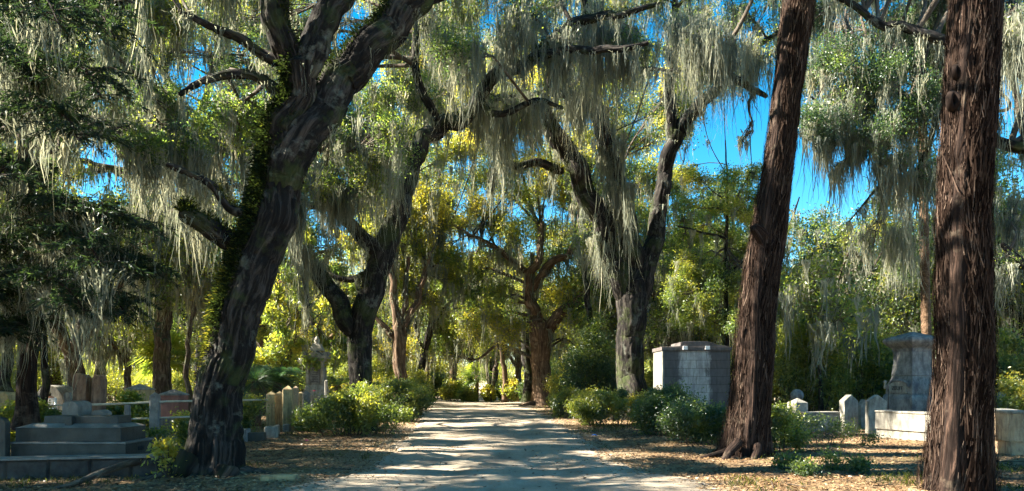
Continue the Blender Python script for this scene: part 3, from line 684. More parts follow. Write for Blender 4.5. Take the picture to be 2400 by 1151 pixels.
# hanging clusters authored where the photograph has heavy moss curtains or leaf clumps
for (px, py, d, r, n, tone, mo, ml, own) in [
    (380, 290, 22, 70, 900, .3, 70, 2.6, 'I'), (330, 330, 23, 60, 700, .25, 60, 2.6, 'I'), (440, 340, 22, 60, 500, .35, 50, 2.4, 'A'), (240, 230, 21, 80, 1600, .25, 40, 2.0, 'S'),
    (830, 330, 22.5, 80, 2200, .2, 60, 2.4, 'B'), (780, 420, 22.5, 60, 900, .2, 60, 2.6, 'B'), (900, 380, 23, 60, 900, .25, 60, 2.2, 'B'), (690, 470, 20, 32, 100, .3, 45, 2.6, 'B'),
    (720, 590, 23, 30, 150, .2, 30, 2.2, 'B'), (560, 290, 14, 75, 2200, .3, 14, .9, 'A'), (520, 270, 15, 60, 1500, .35, 10, .9, 'A'), (760, 300, 20, 50, 900, .3, 10, 1., 'B'),
    (1400, 60, 25, 60, 300, .3, 90, 3.6, 'F'), (1450, 90, 25.5, 50, 200, .3, 70, 3.4, 'F'), (1360, 230, 28, 50, 250, .3, 50, 2.6, 'F'), (1200, 250, 27, 60, 500, .25, 60, 3.0, 'F'),
    (1130, 260, 26, 50, 300, .25, 40, 2.6, 'B'), (1260, 240, 27, 40, 300, .25, 40, 2.4, 'F'), (1640, 80, 26, 55, 250, .3, 80, 2.8, 'F'), (1700, 100, 26, 50, 250, .3, 60, 2.6, 'F'),
    (1600, 60, 27, 50, 300, .3, 60, 2.6, 'F'), (1780, 130, 27, 50, 500, .45, 40, 1.8, 'F'), (1740, 330, 27, 16, 30, .4, 12, 1.0, 'F'), (1310, 100, 24, 60, 500, .3, 60, 2.6, 'B'),
    (1080, 120, 24, 60, 700, .45, 50, 2.4, 'B'), (1200, 60, 24, 60, 500, .4, 60, 2.6, 'B'), (1010, 60, 24, 60, 700, .4, 40, 2.2, 'B'), (1170, 330, 29, 30, 40, .7, 26, 2.4, 'F'),
    (1430, 330, 30, 34, 60, .4, 40, 3.4, 'F'), (1460, 440, 30, 30, 40, .4, 36, 3.2, 'F'), (1400, 560, 30.5, 26, 40, .4, 26, 2.4, 'F'),
    (1950, 250, 24, 60, 1300, .2, 50, 2.2, 'R'), (1930, 320, 24, 30, 200, .3, 34, 1.8, 'R'), (2010, 330, 24, 45, 500, .25, 44, 2.0, 'R'), (2080, 380, 24, 50, 700, .2, 50, 2.2, 'R'), (2150, 420, 24, 60, 900, .2, 50, 2.4, 'R'),
    (2130, 310, 24.5, 80, 2400, .1, 20, 1.6, 'R'), (2050, 250, 24.5, 80, 2400, .12, 20, 1.6, 'R'), (1960, 390, 24, 14, 20, .3, 12, 2.6, 'R'), (2380, 60, 20, 60, 300, .3, 60, 2.8, 'R'), (2370, 500, 24, 60, 900, .3, 40, 2.4, 'R'),
    (2350, 620, 23, 40, 600, .35, 30, 1.8, 'R'), (2120, 560, 27, 50, 500, .3, 40, 2.6, 'R'), (2040, 560, 28, 40, 300, .3, 20, 2.0, 'R'),
    (450, 640, 36, 50, 500, .35, 34, 3.0, 'I'), (520, 660, 38, 60, 700, .35, 40, 3.0, 'I'), (330, 620, 36, 50, 400, .35, 40, 3.0, 'I'), (470, 470, 30, 60, 600, .3, 50, 3.0, 'I')]:
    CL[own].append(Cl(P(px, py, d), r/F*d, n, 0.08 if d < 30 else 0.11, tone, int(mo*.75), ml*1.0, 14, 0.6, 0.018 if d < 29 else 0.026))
# magnolia: large yellow-green leaves
for px, py in poisson(585, 820, 560, 860, 42, 5):
    CL['J'].append(Cl(P(px, py, 31+4*R0.rand()), 0.6, 420, 0.2, 0.5+0.1*R0.randn(), 1, 1.2, 8, .7, .03))
# young green tree on the right
for px, py in poisson(1590, 1800, 400, 760, 44, 6):
    if in_hole(px, py, 1.0): continue
    CL['L'].append(Cl(P(px, py, 36.5+3*R0.rand()), 0.8, 1700, 0.11, 0.42+0.15*R0.randn()+0.2*(py < 480), 3, 1.6, 9, .6, .03))
for px, py in poisson(180, 340, 640, 800, 44, 8): CL['O'].append(Cl(P(px, py, 44+2*R0.rand()), 1.0, 900, .13, .45, 12, 2.4, 9, .6, .035))
for px, py in poisson(850, 1060, 480, 700, 50, 9): CL['C'].append(Cl(P(px, py, 43+5*R0.rand()), 1.1, 2000, .15, .6, 12, 2.4, 9, .6, .035))
for px, py in poisson(1000, 1130, 640, 800, 44, 10): CL['D'].append(Cl(P(px, py, 50+3*R0.rand()), 1.2, 1600, .15, .3, 5, 2.4, 9, .6, .035))

# the oak's own crown spreads above the picture and shades the lane
ra_ = np.random.RandomState(8)
for q_ in range(30):
    an = ra_.rand()*6.28; rr_ = 8.5*math.sqrt(ra_.rand()); x_ = -2+rr_*math.cos(an); y_ = 13+rr_*.9*math.sin(an)
    z_ = max(11.2+3.5*ra_.rand(), 1.6+.56*y_+2.2)
    CL['A'].append(Cl((x_, y_, z_), 1.5, 750, .13, .35, 4, 1.2, 10, .7, .02))
AROOT = [[(440, 1090, 12.9, 30), (380, 1082, 12.7, 22), (310, 1092, 12.3, 17), (240, 1115, 11.8, 14), (190, 1135, 11.3, 12), (130, 1152, 11.0, 8)],
         [(440, 1105, 12.8, 26), (400, 1112, 12.5, 18), (350, 1130, 12.1, 12), (290, 1146, 11.7, 7)], [(430, 1085, 13, 26), (395, 1090, 12.8, 18), (355, 1120, 12.4, 10), (330, 1138, 12, 6)],
         [(545, 1105, 13, 34), (590, 1112, 13, 22), (640, 1120, 12.8, 12)], [(470, 1118, 12.8, 30), (450, 1135, 12.3, 20), (420, 1148, 12.0, 10)]]
make_tree('live_oak', 'huge dark live oak leaning right in the left foreground with ferny trunk and exposed roots', 'tree', T['A'], CL['A'], 1, sides0=150, step0=0.035, amp=0.04, flare=(0.4, 0.75, 5),
          lmoss=4, lml=0.7, wid=0.014, roots=AROOT,
          ferns=[(0, 15000, (-1, -.45, .3), .075, .1, .35, 1.0), (1, 9000, (-.7, -.2, .7), .07, .08, 0, .7), (0, 3200, (-1, .1, 0), .085, .6, .28, .62), (2, 900, (.6, 0, .5), .06, .25, 0, .6), (4, 1200, (0, -.2, .5), .07, .3, 0, .9), (5, 500, (0, 0, 1), .06, .6, 0, .5)])
make_tree('live_oak', 'dark forked live oak left of the road, its right stem bending over it', 'tree', T['B'], CL['B'], 2, sides0=72, amp=0.022, lmoss=4.5, lml=1.1, wid=0.018,
          ferns=[(1, 1500, (0, -.3, .8), .07, .2, 0, .8), (0, 1200, (-.6, -.4, .3), .07, .2, .4, 1), (3, 1600, (0, 0, 1), .07, .3, .1, 1), (2, 500, (0, 0, 1), .07, .2, 0, 1)])
make_tree('live_oak', 'massive dark-barked live oak right of the road, splitting into tall mossy limbs', 'tree', T['F'], CL['F'], 3, bark='oak_bark', sides0=96, amp=0.03, lmoss=5, lml=1.5, wid=0.02,
          ferns=[(1, 2200, (.6, -.2, .7), .08, .18, .1, 1), (7, 900, (0, 0, 1), .10, .55, 0, .8), (6, 1200, (0, 0, 1), .08, .3, 0, 1)])
make_tree('live_oak', 'warm brown live oak at the far end of the road forking into a heart shape', 'tree', T['E'], CL['E'], 4, bark='oak_bark_warm', sides0=48, step0=0.12, amp=0.03, lmoss=4, lml=1.7, wid=0.032,
          ferns=[(2, 600, (0, -.2, .6), .1, .6, 0, 1)], roots=[[(1262, 946, 50, 12), (1240, 950, 49, 9), (1215, 955, 48, 5)], [(1285, 947, 50, 10), (1300, 952, 49, 6), (1320, 957, 48, 3)]])
make_tree('live_oak', 'fluted reddish multi-stemmed oak behind the azaleas on the left of the road', 'tree', T['C'], CL['C'], 5, bark='oak_bark_warm', style='cedar', sides0=48, step0=0.12, amp=0.02, lmoss=5, lml=2.0, wid=0.03)
make_tree('live_oak', 'slim dark oak leaning right over the far left side of the road', 'tree', T['D'], CL['D'], 6, sides0=32, step0=0.15, lmoss=5, lml=2.0, wid=0.03)
make_tree('live_oak', 'straight grey oak trunk behind the red granite block, dividing in two high up', 'tree', T['I'], CL['I'], 7, bark='oak_bark_pale', sides0=48, step0=0.12, lmoss=4, lml=1.8, wid=0.026)
make_tree('live_oak', 'small crooked pale oak beside the sunlit fan palm on the left', 'tree', T['O'], CL['O'], 8, bark='oak_bark_pale', sides0=24, step0=0.2, lmoss=5, lml=2, wid=0.03)
make_tree('magnolia_tree', 'straight-trunked magnolia with big yellow-green leaves above the dark sago palm', 'tree', T['J'], CL['J'], 9, bark='oak_bark_warm', sides0=32, step0=0.12, amp=0.01, flare=(.3, .3, 4), lmoss=2, lml=1.5, aspect=.4)
make_tree('young_tree', 'slender young tree with fresh green leaves above the mausoleum', 'tree', T['L'], CL['L'], 10, sides0=16, step0=0.2, amp=.005, flare=(.3, .3, 4), lmoss=2, lml=1.5)
make_tree('live_oak', 'oak beyond the right edge whose dark boughs and moss reach behind the two red-barked trunks', 'tree', T['R'], CL['R'], 11, sides0=48, step0=.12, lmoss=4.5, lml=1.4, wid=.018)
make_tree('live_oak', 'oak beyond the left edge whose shaded mossy boughs hang into the top left', 'tree', T['S'], CL['S'], 12, sides0=48, step0=.12, lmoss=4, lml=1.3, wid=.016)

# two red-barked cedars on the right
TG = [[(1745, 1072, 16, 104), (1752, 1000, 16, 100), (1764, 850, 16, 98), (1776, 700, 16, 88), (1797, 560, 16, 86), (1822, 400, 16, 76), (1848, 200, 16, 70), (1873, 0, 16, 80), (1890, -120, 16, 70)],
      [(1800, 585, 15.9, 40), (1780, 545, 15.7, 34), (1768, 530, 15.6, 20)]]
make_tree('cedar_tree', 'leaning red-barked cedar trunk with spreading roots just right of the road', 'tree', TG, [Cl((7.2+ra_.randn()*1.2, 16+ra_.randn()*1.2, 13+3*ra_.rand()), 1.1, 700, .12, .3, 3, 1.2, 9, .7, .02) for _ in range(12)], 21, jit=0.008, bark='cedar_bark', style='cedar', sides0=220, step0=0.03, amp=0.026, flare=(0.4, 0.75, 7), lmoss=0,
          roots=[[(1712, 1060, 15.8, 26), (1690, 1066, 15.6, 18), (1660, 1075, 15.4, 14), (1610, 1088, 15.1, 8)], [(1735, 1068, 15.7, 24), (1720, 1080, 15.4, 16), (1680, 1092, 15.1, 9)],
                 [(1730, 1040, 15.4, 24), (1708, 1062, 15.2, 20), (1698, 1085, 15.0, 16), (1702, 1096, 14.9, 9)], [(1775, 1050, 15.5, 22), (1768, 1075, 15.2, 18), (1762, 1094, 15.0, 9)], [(1790, 1062, 15.8, 24), (1830, 1078, 15.6, 12)]],
          ferns=[(0, 260, (-1, .2, 0), .05, .3, .0, .55)])
ra_ = np.random.RandomState(18)
TH = [[(2243, 1156, 10.8, 168), (2252, 1000, 10.8, 146), (2258, 800, 10.8, 134), (2260, 600, 10.8, 126), (2264, 430, 10.8, 122), (2273, 250, 10.8, 124), (2284, 60, 10.8, 120), (2292, -120, 10.8, 108)]]
make_tree('cedar_tree', 'thick upright dark brown cedar trunk with knot holes at the right of the frame', 'tree', TH, [Cl((7.2+ra_.randn()*1.2, 10.8+ra_.randn()*1.2, 10.5+3*ra_.rand()), 1.1, 700, .12, .3, 3, 1.2, 9, .7, .02) for _ in range(12)], 22, jit=0.006, bark='cedar_bark', style='cedar', sides0=300, step0=0.022, amp=0.022, flare=(0.45, 0.15, 7), wind=0.35)
def bark_strips():
    M['bark_strip'] = leaf_mat('bark_strip', [(0.006, 0.004, 0.0035), (0.024, 0.0155, 0.0125), (0.065, 0.045, 0.036), (0.15, 0.11, 0.088)], trans=.3, tmix=.05, gloss=0)
    for nm, pts, n, sd_, ws in (('cedar_tree', TG[0], 7500, 21, .88), ('cedar_tree.001', TH[0], 8000, 22, .86)):
        t = COL.objects[nm]; rng = np.random.RandomState(sd_); pa, ra = limb_path(pts, .06, .008, sd_); g = Geo()
        k = rng.randint(2, len(pa)-2, n); Tn = pa[k+1]-pa[k-1]; Tn /= np.linalg.norm(Tn, axis=1, keepdims=True)
        an = rng.rand(n)*2*PI; dv = np.stack([np.cos(an), np.sin(an), np.zeros(n)], 1); dv -= Tn*(dv*Tn).sum(1)[:, None]; dv /= np.linalg.norm(dv, axis=1, keepdims=True)
        fl = 1+.45*np.exp(-np.maximum(pa[k][:, 2], 0)/.4)*(nm == 'cedar_tree')+.1*np.exp(-np.maximum(pa[k][:, 2], 0)/.4)
        C = pa[k]+dv*(ra[k]*ws*fl*(1.0+.17*rng.rand(n)))[:, None]
        L = .10+.5*rng.rand(n)**2; W = np.cross(Tn, dv)*(.003+.007*rng.rand(n))[:, None]; tl = Tn*L[:, None]*.5+np.cross(Tn, dv)*(L*.08*rng.randn(n))[:, None]; ou = dv*(.008+.022*rng.rand(n)**3)[:, None]
        V = np.stack([C-tl-W+ou*.2, C-tl+W+ou*.2, C+W, C-W, C+tl+W*.3+ou, C+tl-W*.3+ou], 1).reshape(-1, 3); i = np.arange(n)[:, None]*6
        g.add(V, np.vstack([i+np.array([0, 1, 2, 3]), i+np.array([3, 2, 4, 5])]), rnd=np.repeat(np.clip(.35+.28*rng.randn(n), 0, 1), 6))
        g.build('bark_strips', M['bark_strip'], t, np.array(t.location))
bark_strips()
def knots():
    t = [o for o in COL.objects if o.name == 'cedar_tree.001'][0]
    for px, py, r in [(2243, 168, .06), (2234, 236, .08), (1800, 575, .10)]:
        tt = t if px > 2000 else COL.objects['cedar_tree']
        d = 10.8-0.19 if px > 2000 else 16-0.26
        c = P(px, py, d); g = Geo()
        a = np.linspace(0, 2*PI, 25); ring = np.stack([c[0]+r*.8*np.cos(a), c[1]+0*a-.02*np.cos(2*a), c[2]+r*1.3*np.sin(a)], 1)
        tube(g, ring, np.full(25, r*.6), 10, 'oak', 3, closed_tip=False, amp=.006)
        b = np.array(tt.location); o = g.build('trunk_knot', M['cedar_bark'], tt, b, True)
knots()

# dark cedar at the far left: drooping feathery boughs
def left_cedar():
    rng = np.random.RandomState(31)
    base = GX(62, 17); t = thing('cedar_tree', 'dark feathery cedar filling the far left edge, its drooping boughs in shade', 'tree', base)
    tr, ra = limb_path([(62, 1007, 17, 42), (72, 800, 17, 34), (60, 500, 17, 30), (45, 150, 17, 26), (30, -250, 17, 16)], .08, .05, 2)
    g = Geo(); tube(g, tr, ra, 40, 'cedar', 4, (.4, .5, 5), amp=.015); g.build('trunk', M['cedar_bark'], t, base, smooth=True)
    gf, gm = Geo(), Geo()
    def bough(pts, n_s, tone):
        pa, r_ = limb_path(pts, .12, .05, rng.randint(99)); g = Geo(); tube(g, pa, r_, 8, seed=2); g.build('bough', M['cedar_bark'], t, base, True)
        D = []
        for q in range(n_s):
            k = rng.randint(len(pa)//6, len(pa)); s = pa[k]; an = rng.rand()*2*PI; L = .35+.75*rng.rand()
            e = s+np.array([math.cos(an)*L, math.sin(an)*L, -.1-.5*L*rng.rand()+.15])
            sp = catmull([s, (s+e)/2+[0, 0, .15*L], e], 8); tube(g2, sp, np.linspace(.01, .003, 8), 3, closed_tip=False)
            m = 46; kk = rng.rand(m)*7; i0 = kk.astype(int); C = sp[i0]*(1-(kk-i0))[:, None]+sp[np.minimum(i0+1, 7)]*(kk-i0)[:, None]
            dv = (e-s)/L; dirs = dv+0.9*unit(rng, m); dirs[:, 2] -= .25
            leaves(gf, rng, C+dirs*.05, .15, tone+rng.randn(m)*.13+0.1*rng.randn(), .16, .1, dirs)
        kq = rng.randint(len(pa)//6, len(pa), 16); moss(gm, rng, pa[kq]-[0, 0, .2], 1.5, .015, 10, .25, .4)
    g2 = Geo()
    for pts in [[(60, 560, 17, 16), (160, 520, 16, 12), (260, 510, 15.4, 8), (360, 540, 15, 4)], [(60, 640, 17, 16), (170, 590, 16.4, 11), (280, 600, 16, 7), (350, 650, 15.8, 4)],
                [(62, 720, 17, 14), (150, 680, 16.5, 9), (250, 690, 16, 6), (300, 740, 15.8, 3)], [(60, 600, 17, 14), (20, 560, 16, 10), (-60, 600, 15, 6)], [(60, 700, 17, 14), (10, 680, 16, 9), (-80, 700, 15, 5)],
                [(50, 250, 17, 16), (120, 170, 15, 12), (190, 160, 13.6, 8), (240, 230, 12.8, 4)], [(50, 330, 17, 16), (80, 260, 14.5, 11), (150, 270, 13, 7), (185, 330, 12.4, 4)],
                [(45, 150, 17, 14), (120, 40, 15, 10), (220, 20, 13.6, 6), (270, 90, 13, 3)], [(45, 200, 17, 14), (10, 120, 14.5, 10), (-40, 130, 13, 6)], [(50, 420, 17, 14), (30, 380, 15, 9), (-20, 420, 13.5, 6)],
                [(62, 580, 17, 14), (110, 540, 15, 10), (190, 560, 13.8, 7), (240, 620, 13.2, 4)], [(62, 660, 17, 14), (90, 640, 15, 9), (150, 670, 13.8, 6), (200, 730, 13.4, 3)], [(45, 100, 17, 12), (60, 20, 14, 9), (100, -10, 12.6, 6), (140, 60, 12, 3)],
                [(62, 760, 17, 10), (20, 750, 16, 7), (-40, 780, 15, 4)], [(60, 500, 17, 12), (100, 470, 15.5, 9), (180, 480, 14.6, 6), (250, 500, 14, 3)]]:
        bough(pts, 85, .32)
    g2.build('branchwork', M['twig'], t, base); gf.build('crown', M['cedar_leaf'], t, base); gm.build('spanish_moss', M['moss'], t, base)
left_cedar()

# ================================================================== PALMS
def frond_fan(g, rng, hub, dirv, R, tone, n=26):
    dirv = dirv/np.linalg.norm(dirv); side = np.cross(dirv, [0, 0, 1.]); side /= np.linalg.norm(side)+1e-9; up = np.cross(side, dirv)
    c = hub+dirv*R*0.55
    for k in range(n):
        a = (k/(n-1)-.5)*4.2; d2 = dirv*math.cos(a)+side*math.sin(a)+up*.08*math.sin(k*3.1); L = R*(.75+.2*rng.rand())*(1-.12*abs(a)/2)
        w = np.cross(d2, up); w /= np.linalg.norm(w)
        p1 = c+d2*L*.55; p2 = c+d2*L+np.array([0, 0, -.22*L])
        ww = .028*R/.9
        g.add([c-w*.004, c+w*.004, p1+w*ww, p1-w*ww, p2], [(0, 1, 2, 3)], rnd=np.full(5, np.clip(tone+.1*rng.randn(), 0, 1)))
        V = [p1-w*ww, p1+w*ww, p2]; g.add(V, [(0, 1, 2)], rnd=np.full(3, np.clip(tone+.1*rng.randn(), 0, 1)))
def fan_palm(px, py, d, R, nf, tone, label, trunk_r, seed, lean=0.0, name='fan_palm', zt=None):
    rng = np.random.RandomState(seed); crown = P(px, py, d)
    base = np.array([crown[0]-lean, crown[1], 0]); t = thing(name, label, 'palm', base)
    g = Geo(); pa = catmull([base-[0, 0, .1], (base+crown)/2+[.1*lean, 0, 0], crown], max(12, int(crown[2]/.12)))
    tube(g, pa, trunk_r*(1+.08*np.sin(np.arange(len(pa))*1.9)), 18, None, 2); g.build('trunk', M['palm_bark'], t, base)
    for k in range(nf):
        a = rng.rand()*2*PI; el = -0.7+1.9*rng.rand(); dv = np.array([math.cos(a)*math.cos(el), math.sin(a)*math.cos(el), math.sin(el)])
        g = Geo(); tube(g, np.array([crown, crown+dv*R*.3, crown+dv*R*.57]), np.array([.018, .014, .01]), 5, closed_tip=False); frond_fan(g, rng, crown, dv, R, tone+.12*el)
        g.build('frond', M['palm_leaf'], t, base)
def sago(px, pyc, d, R, nf, tone, label, seed, hub_h=None):
    rng = np.random.RandomState(seed); c = P(px, pyc, d); h = c[2] if hub_h is None else hub_h; c[2] = h
    base = np.array([c[0], c[1], 0]); t = thing('sago_palm', label, 'palm', base)
    g = Geo(); tube(g, np.array([base-[0, 0, .1], base+[0, 0, h*.5], c]), np.array([.17, .19, .14]), 16); g.build('trunk', M['palm_bark'], t, base)
    for k in range(nf):
        a = rng.rand()*2*PI; el = -.55+1.85*rng.rand(); L = R*(.85+.3*rng.rand()); dv = np.array([math.cos(a), math.sin(a), 0])
        s = np.linspace(0, 1, 16)[:, None]; pa = c+dv*L*s*math.cos(el*.7)+np.array([0, 0, 1.])*(L*math.sin(el)*s-L*(.30+.25*abs(el))*s**2.4)
        g = Geo(); tube(g, pa, np.linspace(.014, .004, 16), 4, closed_tip=False)
        n = 34; kk = np.linspace(.12, .99, n)*15; i0 = kk.astype(int); i1 = np.minimum(i0+1, 15); C = pa[i0]*(1-(kk-i0))[:, None]+pa[i1]*(kk-i0)[:, None]; Tn = pa[i1]-pa[i0]; Tn /= np.linalg.norm(Tn, axis=1, keepdims=True)+1e-9
        sd = np.cross(dv, [0, 0, 1.])
        for sg in (-1, 1):
            D = sd*sg+Tn*.5+np.array([0, 0, .25]); D /= np.linalg.norm(D, axis=1, keepdims=True); ll = (.22*R/1.1*np.sin(np.linspace(.35, PI-.25, n)))[:, None]
            W = Tn*.011; V = np.stack([C-W, C+W, C+D*ll+W*.2, C+D*ll-W*.2], 1).reshape(-1, 3)
            g.add(V, np.arange(n)[:, None]*4+np.arange(4)[None, :], rnd=np.full(4*n, np.clip(tone+.12*rng.randn(), 0, 1)))
        g.build('frond', M['palm_leaf'], t, base)
fan_palm(392, 838, 42, 1.55, 34, .72, 'sunlit yellow-green fan palm behind the straight grey oak trunk', .2, 1)
fan_palm(1118, 882, 61, 1.25, 24, .6, 'small bright fan palm standing at the far end of the road', .16, 2)
fan_palm(2160, 110, 28, 1.3, 26, .25, 'tall thin palm just left of the thick right trunk, crown near the top edge', .17, 3, lean=-.25, name='cabbage_palm')
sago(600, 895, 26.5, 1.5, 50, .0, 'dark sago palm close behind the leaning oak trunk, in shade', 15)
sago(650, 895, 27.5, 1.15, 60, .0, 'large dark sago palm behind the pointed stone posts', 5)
sago(792, 905, 33, .95, 30, .45, 'smaller green sago palm left of the dark forked oak', 6)
sago(893, 915, 34, .9, 26, .2, 'sago palm half hidden right of the dark forked oak trunk', 7)
sago(1212, 915, 60, .9, 22, .5, 'little sago palm at the far right end of the road', 8)

# ================================================================== SHRUBS
def shrub(name, label, px0, px1, py0, d, n, size, tone, seed, depth=None, cat='shrub', moss_n=0, sparse=False, mat='shrub_leaf', aspect=.45, flowers=0, fmat='pink', group=None, z0=0.0, lod=None):
    rng = np.random.RandomState(seed)
    x0 = (px0-CX)/F*d; x1 = (px1-CX)/F*d; H = EYE-(py0-HZ)/F*d; w = x1-x0; dp = depth or min(w*.7, 1.8)
    base = np.array([(x0+x1)/2, d, 0]); t = thing(name, label, cat, base, group=group)
    gs, gl, gm = Geo(), Geo(), Geo()
    nb = max(7, int(w*H*(7 if not sparse else 4)))
    tips = []
    for k in range(nb):
        u = rng.rand()*2-1; v = rng.rand()*2-1
        env = math.sqrt(max(0.02, 1-.75*u*u))*math.sqrt(max(.1, 1-.5*v*v))
        tip = base+np.array([u*w/2, v*dp/2, H*env*(.4+.65*rng.rand()**.5)])
        if rng.rand() < .16: tip[2] *= 1.2; tip[:2] += rng.randn(2)*.12
        root = base+np.array([u*w*.33, v*dp*.3, -.03]); pa = catmull([root, (root+tip)/2+rng.randn(3)*.06*H, tip], 7)
        tube(gs, pa, np.linspace(.014+.004*H, .004, 7), 5, closed_tip=False)
        tips.append((tip, pa))
    n = int(n*1.5); size *= 1.4; per = n//nb
    for tip, pa in tips:
        c = np.repeat(tip[None], per, 0)+rng.randn(per, 3)*np.array([.17, .17, .13])*(.5+.35*H)*(.6+.8*rng.rand())*min(1, w/1.2+.12)
        m = per//3; kk = rng.randint(2, 7, m); c[:m] = pa[kk]+rng.randn(m, 3)*.1
        c[:, 2] = np.abs(c[:, 2])+.02
        if sparse:
            a, b = tip, tip
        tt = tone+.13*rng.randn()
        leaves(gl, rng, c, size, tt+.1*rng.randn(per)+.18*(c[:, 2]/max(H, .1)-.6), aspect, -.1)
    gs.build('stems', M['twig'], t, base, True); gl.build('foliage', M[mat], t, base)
    if moss_n:
        moss(gm, rng, np.array([tips[rng.randint(nb)][0] for _ in range(moss_n)]), .7, .02, 10, .12, .5); gm.build('spanish_moss', M['moss'], t, base)
    for k in range(flowers):
        tip = tips[rng.randint(nb)][0]+np.array([0, -.15, .03]); gf = Geo(); flower_geo(gf, tip, .05, rng); gf.build('flower', M[fmat], t, base)
    return t
def flower_geo(g, c, r, rng):
    for ring, (k, rr, up) in enumerate([(6, r, .2), (5, r*.65, .6)]):
        for i in range(k):
            a = 2*PI*i/k+ring*.4; dv = np.array([math.cos(a), math.sin(a)*.9, up]); s = np.array([-math.sin(a), math.cos(a), 0])
            g.add([c, c+dv*rr*.6+s*rr*.38, c+dv*rr, c+dv*rr*.6-s*rr*.38], [(0, 1, 2, 3)])
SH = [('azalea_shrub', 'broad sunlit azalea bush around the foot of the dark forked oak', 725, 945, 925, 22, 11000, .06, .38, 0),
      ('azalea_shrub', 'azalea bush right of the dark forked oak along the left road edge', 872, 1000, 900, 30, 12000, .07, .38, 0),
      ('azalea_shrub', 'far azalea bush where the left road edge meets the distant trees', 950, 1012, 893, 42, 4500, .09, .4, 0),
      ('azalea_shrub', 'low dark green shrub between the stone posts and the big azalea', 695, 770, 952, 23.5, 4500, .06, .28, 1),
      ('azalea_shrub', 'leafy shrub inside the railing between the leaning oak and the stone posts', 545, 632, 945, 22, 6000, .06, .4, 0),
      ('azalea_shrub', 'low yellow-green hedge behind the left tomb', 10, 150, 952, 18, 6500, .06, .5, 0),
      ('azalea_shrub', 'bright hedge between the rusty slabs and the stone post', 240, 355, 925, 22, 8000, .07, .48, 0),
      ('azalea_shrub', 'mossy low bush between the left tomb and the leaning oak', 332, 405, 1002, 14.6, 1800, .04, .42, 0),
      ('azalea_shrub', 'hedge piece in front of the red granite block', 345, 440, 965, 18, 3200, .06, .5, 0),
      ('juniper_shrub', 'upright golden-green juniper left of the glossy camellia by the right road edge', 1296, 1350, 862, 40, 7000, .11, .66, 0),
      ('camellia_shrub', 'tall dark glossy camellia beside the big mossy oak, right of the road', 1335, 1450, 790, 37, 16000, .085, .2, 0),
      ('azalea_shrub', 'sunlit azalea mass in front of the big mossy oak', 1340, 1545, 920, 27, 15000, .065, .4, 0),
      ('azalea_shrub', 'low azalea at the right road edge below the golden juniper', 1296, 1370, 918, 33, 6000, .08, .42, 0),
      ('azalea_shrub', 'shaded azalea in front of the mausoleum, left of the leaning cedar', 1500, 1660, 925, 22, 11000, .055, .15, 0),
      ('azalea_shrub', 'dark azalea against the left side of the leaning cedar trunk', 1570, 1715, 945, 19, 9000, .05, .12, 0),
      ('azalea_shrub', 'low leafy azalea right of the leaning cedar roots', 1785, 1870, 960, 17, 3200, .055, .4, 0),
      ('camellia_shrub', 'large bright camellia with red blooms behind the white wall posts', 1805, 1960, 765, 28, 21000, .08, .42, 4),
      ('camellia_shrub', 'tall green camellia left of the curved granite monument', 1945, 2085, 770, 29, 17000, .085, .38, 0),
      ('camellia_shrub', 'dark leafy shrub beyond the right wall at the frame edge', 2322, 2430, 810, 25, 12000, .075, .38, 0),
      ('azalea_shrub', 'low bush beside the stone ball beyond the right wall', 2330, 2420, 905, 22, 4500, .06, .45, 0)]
for i, (nm, lb, a, b, y, d, n, s, tn, fl) in enumerate(SH):  # leaf tone carries sun and shade: raised on sunlit bushes, lowered on shaded ones
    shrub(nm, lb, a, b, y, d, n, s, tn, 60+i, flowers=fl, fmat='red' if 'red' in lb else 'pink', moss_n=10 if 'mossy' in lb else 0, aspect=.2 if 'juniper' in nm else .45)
shrub('azalea_shrub', 'sparse leggy azalea in the right foreground, mostly in shade', 1815, 2070, 1085, 13, 2600, .042, .1, 90, depth=1.6, sparse=True)  # low leaf tone paints the shade into this bush
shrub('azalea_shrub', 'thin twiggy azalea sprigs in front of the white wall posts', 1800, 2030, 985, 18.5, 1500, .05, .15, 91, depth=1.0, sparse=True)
shrub('ivy_plant', 'yellow-green leafy plant growing on the root of the leaning oak, brightened as if sunlit', 374, 404, 1028, 12.35, 420, .06, .8, 92, depth=.35)  # high leaf tone puts sunlight into the plant's colour
for i, (a, b, y, d, tn, lb) in enumerate([(1040, 1085, 895, 62, .55, 'pale feathery bush left of the far fan palm'), (1080, 1110, 905, 60, .5, 'tiny bush under the far fan palm'), (1135, 1160, 905, 60, .7, 'small yellow bush right of the far fan palm'),
                                          (1180, 1222, 900, 58, .62, 'low sunlit bush at the far right road end'), (1222, 1262, 888, 57, .2, 'dark bush left of the heart-shaped oak'), (1012, 1045, 880, 66, .3, 'dark bush at the far left road end'),
                                          (1155, 1185, 900, 64, .4, 'green bush between the far thin trunks'), (1300, 1335, 880, 52, .35, 'green bush right of the heart-shaped oak')]):
    shrub('shrub', lb, a, b, y, d, 3000, .15, tn, 120+i)

